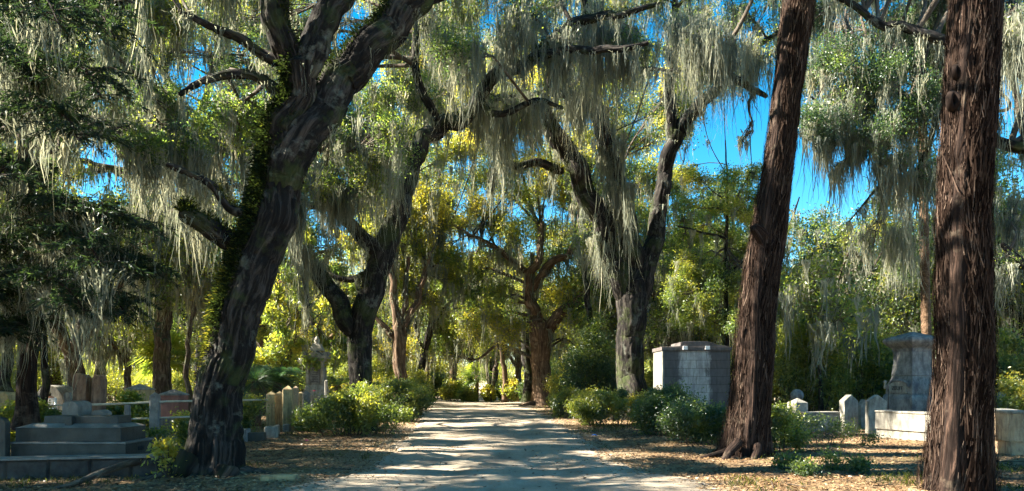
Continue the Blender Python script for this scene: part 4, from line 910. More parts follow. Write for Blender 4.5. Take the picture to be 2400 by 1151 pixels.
# ================================================================== BACKGROUND OAKS
def generic_oak(name, seed, H, CR, bark, tone, leaf_n=1000, big=True):
    rng = np.random.RandomState(seed); lean = rng.randn()*.5
    t = thing(name, None, 'tree', (0, 0, 0)); r0 = .32+.2*rng.rand()
    fk = H*(.22+.12*rng.rand())
    tp = np.array([[0, 0, -.1], [lean*.3, 0, fk*.5], [lean, 0, fk]])
    pa = catmull(tp, 30); g = Geo(); tube(g, pa, np.linspace(r0*1.1, r0*.85, 30), 20, 'oak', seed, (.4, .5, 4), amp=.03); g.build('trunk', M[bark], t, smooth=True)
    sk = []; gm = Geo(); nl = 5
    for k in range(nl):
        a = 2*PI*k/nl+rng.rand()*.8; L = CR*(.75+.3*rng.rand()); top = fk+(H-fk)*(.4+.5*rng.rand())
        e = np.array([math.cos(a)*L, math.sin(a)*L, top]); s = pa[-1]
        p = catmull([s-[0, 0, .3], s+(e-s)*.35+np.array([rng.randn()*.5, rng.randn()*.5, .9]), s+(e-s)*.7+rng.randn(3)*.5, e], 26)
        rr = np.linspace(r0*.62, .04, 26); g = Geo(); tube(g, p, rr, 9, None, seed+k); g.build('limb', M[bark], t, smooth=True); sk.append(np.hstack([p[4:], rr[4:, None]]))
        limb_moss(gm, rng, [(p, rr)], 1.6, 1.9, .034, .5, 10, .25)
    sk = np.vstack(sk); cls = []
    for k in range(36):
        a = rng.rand()*2*PI; r = CR*math.sqrt(rng.rand()); zz = rng.rand()
        z = H*(.36+.64*zz*(1-.35*(r/CR)**2))
        if z < H*.5 and rng.rand() < .25: r = CR*(.6+.4*rng.rand())
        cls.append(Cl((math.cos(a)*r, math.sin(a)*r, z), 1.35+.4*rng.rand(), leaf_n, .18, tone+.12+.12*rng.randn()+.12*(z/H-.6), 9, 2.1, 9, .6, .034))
    gt, gl = Geo(), Geo(); build_crown(rng, cls, sk, gt, gl, gm, twig_r=.03)
    gt.build('branchwork', M['twig'], t, smooth=False); gl.build('crown', M['oak_leaf'], t); gm.build('spanish_moss', M['moss'], t)
    return t
def copy_tree(o):
    c = o.copy(); COL.objects.link(c)
    for ch in [x for x in bpy.data.objects if x.parent == o]:
        q = ch.copy(); COL.objects.link(q); q.parent = c
    return c
protos = [generic_oak('live_oak', 200+k, H, CR, bk, tn) for k, (H, CR, bk, tn) in enumerate([(15, 7, 'oak_bark_pale', .30), (13, 6.5, 'oak_bark_pale', .22), (16, 7, 'oak_bark', .18), (12.5, 6, 'oak_bark_warm', .58), (14, 6.5, 'oak_bark', .32)])]
used = [False]*5
rb = np.random.RandomState(77)
def place_oak(px, d, k, label, group, s=1.0, rz=None, xy=None):
    o = protos[k] if not used[k] else copy_tree(protos[k]); used[k] = True
    x, y = ((px-CX)/F*d, d) if xy is None else xy
    o.location = (x, y, 0); o.scale = (s, s, s); o.rotation_euler = (0, 0, rb.rand()*6.28 if rz is None else rz)
    tag(o, label, 'tree', group); return o
row = [(-150, 47, 1), (130, 52, 3), (230, 58, 0), (470, 50, 4), (590, 66, 3), (740, 62, 3), (900, 72, 0), (1000, 74, 3),
       (1060, 80, 3), (1215, 84, 3), (1390, 60, 0), (1475, 52, 3), (1570, 47, 1), (1660, 56, 4), (1770, 50, 2), (1870, 58, 0), (1960, 46, 1), (2060, 54, 4), (2170, 44, 1), (2290, 50, 3), (2400, 40, 2), (2540, 46, 1)]
GR = 'moss-hung oaks standing beyond the graves'
for i, (px, d, k) in enumerate(row):
    s = .9+.15*rb.rand()
    if 1820 < px < 2120: s = min(s, (1.6+(895-535)/F*d)/[15, 13, 16, 12.5, 14][k]*.97)
    place_oak(px, d, k, 'moss-hung live oak in the woodland behind the graves and road', GR, s)
for d, n_, off in ((86, 12, 0), (112, 13, 90)):
    for j in range(n_):
        px = -250+j*2900/n_+off+40*rb.randn()
        place_oak(px, d+5*rb.randn(), rb.randint(5), 'moss-hung live oak in the woodland behind the graves and road', GR, .95+.2*rb.rand())
# mostly unseen oaks, added left of frame and behind the camera to shade the lane
for (x, y, k, s, lb) in [(-17, 8, 2, 1.0, 'unseen oak added outside the left edge to shade the tomb'), (-21, 17, 1, 1.05, 'unseen oak added outside the left edge to shade the near road'), (-27, 25, 4, 1.0, 'unseen oak added outside the left edge to shade the middle of the road'),
                         (-12, -1, 0, .95, 'unseen oak added behind the camera on the left to shade the foreground'), (-22, 38, 0, .95, 'oak behind the white barrel-roofed tomb'), (11, -4, 1, .9, 'oak behind the camera on the right')]:
    place_oak(0, 0, k, lb, None, s, xy=(x, y))
# understorey: bushes standing among the far trees
def bush_proto(name, seed, W, H, tone, lab):
    rng = np.random.RandomState(seed); t = thing(name, lab, 'shrub', (0, 0, 0)); gs, gl = Geo(), Geo(); nb = 60
    for k in range(nb):
        u, v = rng.rand(2)*2-1; e = math.sqrt(max(.05, 1-.7*u*u-.25*v*v)); tip = np.array([u*W/2, v*W*.4, H*e*(.25+.75*rng.rand()**.6)]); pa = catmull([[u*W*.25, v*W*.2, -.05], tip*.5+rng.randn(3)*.1, tip], 6)
        tube(gs, pa, np.linspace(.03, .008, 6), 4, closed_tip=False); m = 170
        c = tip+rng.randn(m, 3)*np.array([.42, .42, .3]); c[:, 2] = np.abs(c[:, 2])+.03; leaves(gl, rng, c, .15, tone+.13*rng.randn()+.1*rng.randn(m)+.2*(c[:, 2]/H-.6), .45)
    gs.build('stems', M['twig'], t, smooth=True); gl.build('foliage', M['shrub_leaf'], t); return t
BL = 'loose green bush of the undergrowth beneath the background oaks'
bp = [bush_proto('wild_bush', 400+i, W, H, tn, BL) for i, (W, H, tn) in enumerate([(6, 2.8, .48), (5, 3.6, .4), (7, 2.2, .6)])]
first = [True]*3
for d, n_, off in ((50, 12, 0), (60, 15, 60), (74, 20, 20), (95, 22, 70), (125, 26, 0), (150, 30, 40)):
    for j in range(n_):
        px = -200+j*2800/(n_-1)+off+30*rb.randn()
        dd = d+3*rb.randn()
        if d < 70 and 930 < px < 1420: continue
        if d < 130 and 1000 < px < 1250: continue
        if d < 58 and 100 < px < 400: continue
        k = rb.randint(3); o = bp[k] if first[k] else copy_tree(bp[k]); first[k] = False
        o.location = ((px-CX)/F*dd, max(dd, 57.5) if 930 < px < 1420 else dd, 0); s_ = .8+.5*rb.rand()+.9*(d > 80)
        if d < 62 and 1000 < px < 1260: s_ *= .55
        o.scale = (s_, s_, s_); o.rotation_euler = (0, 0, rb.rand()*6.28); tag(o, BL, 'bush', 'undergrowth bushes beneath the background oaks')
# thin trunks at the road's end
def thin_tree(pts, label, bark, tone, seed, name='young_oak'):
    L = [pts]; top = pts[-1]; cl = []
    rg = np.random.RandomState(seed)
    for q in range(6): cl.append(Cl(P(top[0]+rg.randn()*25, top[1]-30+rg.randn()*40, top[2]+rg.randn()), 1.2, 420, .16, tone, 8, 2.2, 8, .6, .04))
    make_tree(name, label, 'tree', L, cl, seed, bark=bark, sides0=20, step0=.2, amp=.01, flare=(.3, .4, 4), lmoss=0)
thin_tree([(1148, 945, 60, 9), (1142, 860, 60, 8), (1136, 780, 60, 6), (1132, 700, 60, 4)], 'thin leaning grey trunk right of the far fan palm', 'oak_bark_pale', .4, 301)
thin_tree([(1150, 942, 63, 12), (1160, 870, 63, 11), (1172, 790, 63, 9), (1180, 700, 63, 6)], 'pale trunk leaning right at the far end of the road', 'oak_bark_pale', .5, 302)
thin_tree([(1184, 946, 58, 15), (1180, 880, 58, 12), (1176, 810, 58, 10), (1174, 700, 58, 7)], 'upright reddish trunk at the far right end of the road', 'oak_bark_warm', .6, 303)
thin_tree([(1236, 946, 56, 26), (1238, 870, 56, 22), (1230, 800, 56, 20), (1222, 700, 56, 12)], 'dark shaded trunk just left of the heart-shaped oak', 'oak_bark', .3, 304)
thin_tree([(1005, 945, 62, 14), (1004, 860, 62, 12), (1000, 780, 62, 9), (998, 690, 62, 6)], 'reddish trunk between the azaleas and the far road end', 'oak_bark_warm', .35, 305)
thin_tree([(1100, 944, 64, 14), (1102, 890, 64, 12), (1106, 820, 64, 9), (1110, 720, 64, 6)], 'short dark trunk left of the far fan palm', 'oak_bark', .5, 306)
thin_tree([(1385, 960, 44, 22), (1392, 820, 44, 18), (1376, 700, 44, 14), (1372, 560, 44, 8)], 'slim dark trunk behind the glossy camellia', 'oak_bark', .45, 307)
thin_tree([(20, 985, 22, 34), (12, 850, 22, 28), (25, 700, 22, 24), (10, 520, 22, 16)], 'shaded trunk at the left frame edge behind the tan pedestal', 'oak_bark', .25, 308)
thin_tree([(100, 975, 26, 22), (105, 850, 26, 18), (90, 720, 26, 14), (80, 600, 26, 8)], 'shaded trunk right of the dark feathery cedar', 'oak_bark', .25, 309)
thin_tree([(445, 965, 36, 16), (440, 860, 36, 12), (450, 760, 36, 10), (462, 640, 36, 7)], 'slender trunk just left of the leaning oak, beside the fan palm', 'oak_bark_pale', .5, 310)
thin_tree([(1925, 958, 27, 12), (1922, 880, 27, 9), (1916, 820, 27, 6), (1925, 760, 27, 4)], 'small multi-twigged tree stem inside the bright camellia', 'oak_bark', .45, 311, 'small_tree')

# ================================================================== GRAVES, LEFT
def tomb():
    d = 13.2; base = np.array([(180-CX)/F*d, d+.4, 0]); t = thing('chest_tomb', 'low grey granite chest tomb with chamfered top and stepped base in the left foreground', 'tomb', base)
    X = lambda px: (px-CX)/F*d
    Z = lambda py, dd=d: EYE-(py-HZ)/F*dd
    solid('base_slab', M['granite'], t, lambda g: box(g, X(28), X(297), d-.04, d+1.0, -.05, Z(1038)-.02, ), .015, base)
    solid('base_ledge', M['granite_top'], t, lambda g: box(g, X(26), X(299), d-.055, d+1.02, Z(1038)-.02, Z(1038)+.02), .01, base)
    solid('chest', M['granite'], t, lambda g: box(g, X(36), X(283), d, d+.9, Z(1038)+.02, Z(1003)), .012, base)
    solid('chamfered_top', M['granite_top'], t, lambda g: box(g, X(36)-.01, X(283)+.01, d-.01, d+.91, Z(1003), Z(1003)+.07, taper=.2), .008, base)
    solid('ridge_block', M['granite'], t, lambda g: box(g, X(84), X(262), d+.22, d+.7, Z(1003)+.07, Z(1003)+.2, taper=.01), .01, base)
    solid('cross_rib', M['granite'], t, lambda g: box(g, X(143), X(160), d+.1, d+.216, Z(1003)+.03, Z(1003)+.2, taper=.004), .008, base)
    text_mesh('inscription', 'NIN', .12, M['inscription'], t, Vector((X(297)+.012, d+.5, Z(1056)))-Vector(base), (PI/2, 0, PI/2))
tomb()
def wall_left():
    base = np.array([-7.3, 12.1, 0]); t = thing('coping_wall', 'low rough dark stone wall with a pale thin cap in the left foreground', 'wall', base)
    a = np.array([(-90-CX)/F*11.85, 11.85]); b = np.array([(392-CX)/F*12.5, 12.5]); dv = (b-a)/np.linalg.norm(b-a); nrm = np.array([-dv[1], dv[0]])
    def strip(g, w0, w1, z0, z1, segs=26, jit=0.0, rg=random.Random(2)):
        V = []; F_ = []
        for i in range(segs+1):
            c = a+(b-a)*i/segs
            for (w, z) in ((w0, z0), (w0, z1), (w1, z1), (w1, z0)):
                q = c+nrm*w; V.append((q[0]+rg.gauss(0, jit), q[1]+rg.gauss(0, jit), z))
        for i in range(segs):
            for k in range(4): F_.append((i*4+k, i*4+(k+1) % 4, i*4+4+(k+1) % 4, i*4+4+k))
        g.add(V, F_); g.add(V[:4], [(0, 1, 2, 3)]); g.add(V[-4:], [(3, 2, 1, 0)])
    # rock-faced masonry: a displaced grid
    g = Geo(); nu, nv = 240, 24; U, Vv = np.meshgrid(np.linspace(0, 1, nu), np.linspace(0, 1, nv), indexing='ij')
    L = np.linalg.norm(b-a); blk = np.minimum(np.abs((U*L/.62) % 1-.5)*2, 1); edge = np.clip((1-blk)*9, 0, 1)*np.clip(Vv*8, 0, 1)*np.clip((1-Vv)*8, 0, 1)
    h = .05*edge*(.4+fbm(U*L*4+3, Vv*1.6+7, 4))
    pos = a[None, None, :]+(b-a)[None, None, :]*U[..., None]-nrm[None, None, :]*(h-.03)[..., None]
    V3 = np.concatenate([pos, (Vv*.37-.03)[..., None]], -1).reshape(-1, 3); i = (np.arange(nu-1)[:, None]*nv+np.arange(nv-1)[None, :])
    g.add(V3, np.stack([i, i+nv, i+nv+1, i+1], -1).reshape(-1, 4)); strip(g, .05, .32, -.03, .335)
    g.build('rock_face', M['rough_stone'], t, base)
    solid('cap_slab', M['granite_top'], t, lambda g: strip(g, -.05, .36, .337, .372, 1), .006, base)
wall_left()
def headstone(label, px0, px1, py_top, py_bot, d, dep, mat, kind, name='gravestone', rz=0.0, seed=1, cat='gravestone', bev=.015, lean=0.0, top_mat=None):
    x0, x1 = (px0-CX)/F*d, (px1-CX)/F*d; H = EYE-(py_top-HZ)/F*d; zb = EYE-(py_bot-HZ)/F*d if py_bot else 0
    w = x1-x0; base = np.array([(x0+x1)/2, d, zb]); t = thing(name, label, cat, base, rz)
    h = H-zb; z = (0, 0, 0)
    def fn(g):
        if kind == 'round':
            pr = [(-w/2, -.05)]+[(-w/2*math.cos(a), h-w*.32+w*.32*math.sin(a)) for a in np.linspace(0, PI, 13)]+[(w/2, -.05)]; prism(g, pr[::-1], 0, dep)
        elif kind == 'shoulder':
            pr = [(-w/2, -.05), (-w/2, h*.94), (-w*.3, h), (w*.3, h*.98), (w/2, h*.93), (w/2, -.05)]; prism(g, pr[::-1], 0, dep)
        elif kind == 'pyr':
            k = min(w, dep)*.45; box(g, -w/2, w/2, 0, dep, -.05, h-k*.7)
        elif kind == 'gable':
            box(g, -w/2, w/2, 0, dep, -.05, h)
        elif kind == 'barrel':
            pr = [(-w/2, 0)]+[(-w/2*math.cos(a), h*.35+h*.65*math.sin(a)) for a in np.linspace(0, PI, 15)]+[(w/2, 0)]; prism(g, pr[::-1], 0, dep)
    solid('stone_body', mat, t, fn, bev, z, rough=.0015, seed=seed)
    if kind == 'pyr':
        k = min(w, dep)*.45
        solid('pyramid_cap', top_mat or mat, t, lambda g: (box(g, -w/2-.02, w/2+.02, -.02, dep+.02, h-k*.7+.001, h-k*.7+.03), pyramid(g, -w/2-.02, w/2+.02, -.02, dep+.02, h-k*.7+.031, h)), .004, z, seed=seed)
    t.rotation_euler = (0, lean, rz); return t
headstone('dark rounded grey headstone standing behind the chest tomb, its top smooth', 145, 182, 940, 978, 14.6, .5, M['granite_top'], 'round', seed=2, bev=.01)
headstone('small low pale rounded stone right of the dark headstone behind the chest tomb', 212, 244, 961, 980, 14.8, .3, M['granite_top'], 'round', seed=3, bev=.01)
headstone('grey slab cut by the left edge of the picture beside the chest tomb', -40, 12, 977, None, 12.9, .14, M['granite'], 'round', seed=4)
headstone('tan square pedestal at the left edge behind the hedge', -28, 18, 918, None, 20, .5, M['tan_stone'], 'shoulder', 'pedestal', cat='pedestal', seed=5)
headstone('tall rust-stained slab, left one of the leaning pair behind the tomb', 166, 197, 875, None, 20, .3, M['rust_stone'], 'shoulder', seed=6, lean=.03)
headstone('narrow rust-stained slab with a notched top, right one of the pair', 208, 229, 878, None, 20, .34, M['rust_stone'], 'shoulder', seed=7, lean=.05)
headstone('tan block with sloping cap above the hedge, left of the straight grey oak', 290, 340, 899, None, 25, .7, M['tan_stone'], 'pyr', 'pedestal_tomb', cat='tomb', seed=8, top_mat=M['marble'])
headstone('dark rounded stump-like stone between the hedge and the person', 52, 80, 926, None, 19.5, .3, M['dark_cap'], 'round', seed=9)
headstone('white barrel-roofed tomb behind the seated person', 80, 148, 903, None, 36, 2.2, M['marble'], 'barrel', 'vaulted_tomb', cat='tomb', seed=10)
t_ = headstone('red granite block with a pyramid top paled as if lit, left of the leaning oak', 372, 420, 912, 974, 19.2, .55, M['red_granite'], 'pyr', 'granite_marker', cat='grave marker', seed=11, top_mat=M['marble_old'])  # paler cap material stands for light falling on the top
solid('plinth', M['marble_old'], t_, lambda g: box(g, -.42, .45, -.1, .72, -.75, -.052), .015, (0, 0, 0))
headstone('pale slab leaning far behind at the left of the person', 84, 104, 920, None, 33, .2, M['marble'], 'round', seed=12)
headstone('low grey stone behind the straight-sided rusty slabs', 150, 165, 920, None, 24, .2, M['marble_old'], 'round', seed=13)

def rail_fence():
    base = GX(295, 17.6); t = thing('pipe_railing', 'weathered pipe railing with concrete posts running behind the left tomb', 'railing', base)
    def pipe(nm, pts, r):
        g = Geo(); tube(g, catmull(pts, 14), np.full(14, r), 8); g.build(nm, M['pipe'], t, base, True)
    zt = lambda py, d: EYE-(py-HZ)/F*d
    pipe('rail', [P(205, 949, 17.2), P(300, 946, 17.4), P(366, 942, 17.6), P(450, 940, 17.9), P(530, 939, 18.5), P(628, 937, 22.8)], .028)
    pipe('rail', [P(292, 983, 17.4), P(366, 980, 17.6), P(450, 977, 17.9), P(540, 975, 19)], .024)
    pipe('rail', [P(60, 951, 19), P(140, 950, 18), P(205, 949, 17.2)], .016)
    for px, d, top, w in ((299, 17.4, 946, .06), (558, 20, 940, .05)):
        c = GX(px, d); h = zt(top, d); solid('post', M['marble_old'], t, lambda g: box(g, c[0]-w, c[0]+w, c[1]-w, c[1]+w, -.05, h-.03, taper=.008), .02, base, rough=.004)
rail_fence()
def pillar(label, px0, px1, top, d, rz, mat='tan_stone', group=None, name='stone_post', dep=None):
    w = (px1-px0)/F*d; base = GX((px0+px1)/2, d); H = EYE-(top-HZ)/F*d; t = thing(name, label, 'post', base, rz, group)
    h = w/2; dp = (dep or w)/2; k = w*.42
    solid('shaft', M[mat], t, lambda g: box(g, -h, h, -dp, dp, -.05, H-k, taper=.006), .025, (0, 0, 0), rough=.004)
    solid('pointed_cap', M[mat], t, lambda g: pyramid(g, -h+.002, h-.002, -dp+.002, dp-.002, H-k+.001, H), .012, (0, 0, 0), rough=.002)
    return t
pillar('short stone post with a pointed cap joining the railing left of the red block', 353, 374, 919, 17.6, .2, 'marble_old')
pillar('leftmost tan post of the pointed group, stained darker on its left', 626, 647, 916, 24.3, .15)
pillar('second tan post from the left in the pointed group', 647, 664, 916, 24.7, .1)
pillar('tallest dark grey pointed post in the middle of the group', 664, 687, 903, 24.1, .12, 'tan_stone')
pillar('pale sunlit pointed post just right of the tallest post', 687, 700, 904, 24.6, .1, 'buff_wall')
pillar('low tan post behind the pale sunlit post', 700, 711, 917, 25.2, .1)
pillar('separate dark post with a pale tip right of the pointed group', 711, 727, 916, 24.8, 0, 'marble_old')
def kerb(label, x0, x1, d0, dep, h, mat, rz=0, name='kerb_stone', z=0.0):
    w = (x1-x0)/F*d0; base = GX((x0+x1)/2, d0); t = thing(name, label, 'kerb', base, rz)
    solid('stone_block', M[mat], t, lambda g: box(g, -w/2, w/2, 0, dep, -.05, h, taper=.012), .02, (0, 0, 0), rough=.004)
kerb('grey kerb stone nearest the leaning oak on its right side', 548, 577, 19.4, .5, .36, 'marble_old', .1)
kerb('dark middle kerb stone right of the leaning oak', 578, 618, 19.6, .35, .26, 'granite', .12)
kerb('pale kerb stone ending the row by the pointed posts', 619, 644, 20.6, .5, .36, 'marble', .1)
kerb('small boulder-like kerb piece in front of the second pointed post', 645, 656, 22.4, .3, .3, 'marble', .3)
kerb('small grey footstone in front of the tallest pointed post', 662, 678, 23.2, .25, .28, 'granite_top', 0)
kerb('worn flat stone at the bottom edge between the oak and the road', 612, 700, 11.9, .22, .10, 'tan_stone', .35)

def left_monument():
    d = 32; c = GX(743, d); t = thing('grave_monument', 'tall pale pedestal monument with gabled cornice and inscribed tablet behind the pink flower', 'monument', c)
    k = d/F; Z = lambda py: EYE-(py-HZ)*k
    o = (0, 0, 0); m = M['marble']
    def B(nm, w, z0, z1, tp=0, mt=m, bev=.012): return solid(nm, mt, t, lambda g: box(g, -w/2, w/2, -w/2, w/2, z0, z1, taper=tp), bev, o)
    B('plinth', 1.05, -.05, Z(925)); B('base', .92, Z(925)+.001, Z(913)); B('base_moulding', .84, Z(913)+.001, Z(902), .04)
    B('shaft', .66, Z(902)+.001, Z(850))
    for sx in (-1, 1):
        solid('pilaster', m, t, lambda g: box(g, sx*.32-.06, sx*.32+.06, -.40, -.28, Z(902)+.001, Z(850)-.03), .01, o)
        solid('capital', m, t, lambda g: box(g, sx*.32-.08, sx*.32+.08, -.42, -.27, Z(850)-.029, Z(850)+.05), .012, o)
    tb = solid('tablet', M['marble_old'], t, lambda g: prism(g, ([(-.2, Z(898)), (.2, Z(898)), (.2, Z(858))]+[(.2*math.cos(a), Z(858)+.08*math.sin(a)) for a in np.linspace(.3, PI-.3, 7)]+[(-.2, Z(858))]), -.36, -.331), .004, o)
    for q in range(9):
        z = Z(895)+.075*q; w = .14-.02*(q % 3)
        solid('inscription_line', M['inscription'], tb, lambda g: box(g, -w, w, -.366, -.361, z, z+.022), 0, o)
    B('frieze', .76, Z(850)+.052, Z(841), 0); B('cornice', .94, Z(841)+.001, Z(835), -.03)
    solid('gable', m, t, lambda g: prism(g, [(-.42, Z(835)+.001), (.42, Z(835)+.001), (0, Z(823))], -.45, .45), .01, o)
    for sx in (-1, 1): solid('acroterion', M['marble_old'], t, lambda g: box(g, sx*.42-.09, sx*.42+.09, -.46, .46, Z(835)+.002, Z(825), taper=.03), .02, o)
    B('attic_block', .56, Z(823), Z(815), .04); B('upper_block', .44, Z(815)+.001, Z(806), .05)
    g = Geo(); lathe(g, [(.001, Z(806)), (.16, Z(806)), (.10, Z(803)), (.13, Z(799)), (.10, Z(794)), (.04, Z(789)), (.001, Z(787))]); g.build('urn_finial', m, t, o, True)
left_monument()
pillar('slim pale stone post leaning against the right side of the pedestal monument', 761, 768, 890, 30, 0, 'marble', name='stone_post')

# ================================================================== PERSON (seated, far left)
def person():
    c = GX(127, 30); t = thing('person', 'person in a tan cap and white shirt sitting bent forward behind the left hedge', 'person', c)
    J = dict(pel=(0, 0, .48), spine=(-.02, -.06, .68), chest=(-.04, -.16, .88), neck=(-.05, -.24, 1.01), head=(-.06, -.30, 1.10), top=(-.06, -.30, 1.2))
    bm = bmesh.new(); vs = {}; rad = {}
    def v(n, p, r): vs[n] = bm.verts.new(p); rad[n] = r
    v('pel', J['pel'], .15); v('spine', J['spine'], .13); v('chest', J['chest'], .155); v('neck', J['neck'], .055); v('head', J['head'], .085); v('top', J['top'], .07)
    for a, b in (('pel', 'spine'), ('spine', 'chest'), ('chest', 'neck'), ('neck', 'head'), ('head', 'top')): bm.edges.new((vs[a], vs[b]))
    for s, q in ((-1, 'l'), (1, 'r')):
        v('sh'+q, (s*.19-.03, -.17, .92), .065); v('el'+q, (s*.24, -.30, .68), .045); v('wr'+q, (s*.12, -.50, .60), .03); v('ha'+q, (s*.10, -.57, .59), .034)
        v('hi'+q, (s*.1, -.02, .46), .095); v('kn'+q, (s*.14, -.46, .48), .065); v('an'+q, (s*.13, -.46, .09), .04); v('to'+q, (s*.14, -.62, .04), .035)
        for a, b in (('chest', 'sh'), ('sh', 'el'), ('el', 'wr'), ('wr', 'ha'), ('hi', 'kn'), ('kn', 'an'), ('an', 'to')):
            bm.edges.new((vs['chest'] if a == 'chest' else vs[a+q], vs[b+q]))
        bm.edges.new((vs['pel'], vs['hi'+q]))
        for f in range(5):
            fx = s*.10+(f-2)*.016; L = (.035, .05, .056, .05, .04)[f]
            n1, n2 = 'f%d%s' % (f, q), 'g%d%s' % (f, q); v(n1, (fx, -.60, .585), .009); v(n2, (fx, -.60-L, .565), .007)
            bm.edges.new((vs['ha'+q], vs[n1])); bm.edges.new((vs[n1], vs[n2]))
    names = list(vs); me = bpy.data.meshes.new('body'); bm.verts.index_update(); bm.to_mesh(me); bm.free()
    o = bpy.data.objects.new('body', me); COL.objects.link(o); md = o.modifiers.new('s', 'SKIN'); sub = o.modifiers.new('u', 'SUBSURF'); sub.levels = 2
    for i, n in enumerate(names):
        me.skin_vertices[0].data[i].radius = (rad[n], rad[n])
    me.skin_vertices[0].data[0].use_root = True
    dg = bpy.context.evaluated_depsgraph_get(); m2 = bpy.data.meshes.new_from_object(o.evaluated_get(dg)); bpy.data.objects.remove(o)
    for m in (M['skin'], M['shirt'], M['trouser']): m2.materials.append(m)
    m2.materials.clear() if False else None
    while len(m2.materials) > 3: m2.materials.pop(index=0)
    for p in m2.polygons:
        z = p.center.z; y = p.center.y; p.use_smooth = True
        sh = .53 < z < 1.0 and y > -.38 and not (z > .96 and y < -.2)
        p.material_index = 1 if sh else (2 if z <= .56 and not (z > .545 and y < -.44) else 0)
    b = bpy.data.objects.new('body', m2); COL.objects.link(b); b.parent = t
    g = Geo(); lathe(g, [(.001, 1.235), (.05, 1.23), (.09, 1.19), (.098, 1.14), (.09, 1.135)], 20, (-.06, -.295)); box(g, -.13, .01, -.46, -.36, 1.135, 1.148); g.build('cap', M['cap'], t, (0, 0, 0), True)
    g = Geo(); lathe(g, [(.094, 1.14), (.097, 1.09), (.08, 1.04), (.05, 1.02)], 20, (-.06, -.275)); g.build('hair', M['hair'], t, (0, 0, 0), True)
    g = Geo(); c0 = np.array([-.06, -.392, 1.09]); g.add([c0+[-.015, .01, -.02], c0+[.015, .01, -.02], c0+[0, .01, .03], c0+[0, -.025, -.012]], [(0, 1, 3), (1, 2, 3), (2, 0, 3)]); g.build('nose', M['skin'], t, (0, 0, 0))
    for s in (-1, 1):
        g = Geo(); lathe(g, [(.001, 1.115), (.012, 1.105), (.001, 1.095)], 10, (-.06+s*.032, -.378)); g.build('eye', M['hair'], t, (0, 0, 0))
    kerb('low stone kerb the capped person sits on', 121, 133, 30.05, .4, .33, 'marble', 0, 'kerb_stone')
person()

# ================================================================== MAUSOLEUM
def mausoleum():
    d = 27.5; k = d/F; X = lambda px: (px-CX)*k; Z = lambda py: EYE-(py-HZ)*k
    x0, x1 = X(1553), X(1712); base = np.array([(x0+x1)/2, d, 0]); t = thing('mausoleum', 'weathered white block mausoleum with dark cornice between the dark oak and leaning cedar', 'mausoleum', base)
    solid('walls', M['ashlar'], t, lambda g: box(g, x0, x1, d, d+1.75, -.05, Z(822)), .01, base)
    solid('sunlit_side_panel', M['marble'], t, lambda g: box(g, x0-.011, x0-.003, d+.101, d+1.74, -.05, Z(822)-.003), .003, base)  # thin pale sheet puts the sunlight on this face into its colour
    solid('corner_pilaster', M['marble'], t, lambda g: box(g, x0-.012, x0+.05, d-.015, d+.1, -.05, Z(822)-.002), .004, base)
    solid('cornice', M['dark_cap'], t, lambda g: box(g, x0-.05, x1+.05, d-.06, d+1.8, Z(822)+.001, Z(813)), .015, base)
    solid('parapet', M['dark_cap'], t, lambda g: prism(g, [(X(1556), Z(813)+.002), (X(1708), Z(813)+.002), (X(1700), Z(810)), (X(1680), Z(808)), (X(1668), Z(802)), (X(1655), Z(800)), (X(1604), Z(800)), (X(1596), Z(802)), (X(1594), Z(811))], d-.02, d+1.7), .012, base)
    for px in (1605, 1657):
        solid('corbel', M['white'], t, lambda g: box(g, X(px)-.09, X(px)+.09, d-.13, d-.022, Z(820), Z(811)-.004, taper=.01), .01, base)
mausoleum()

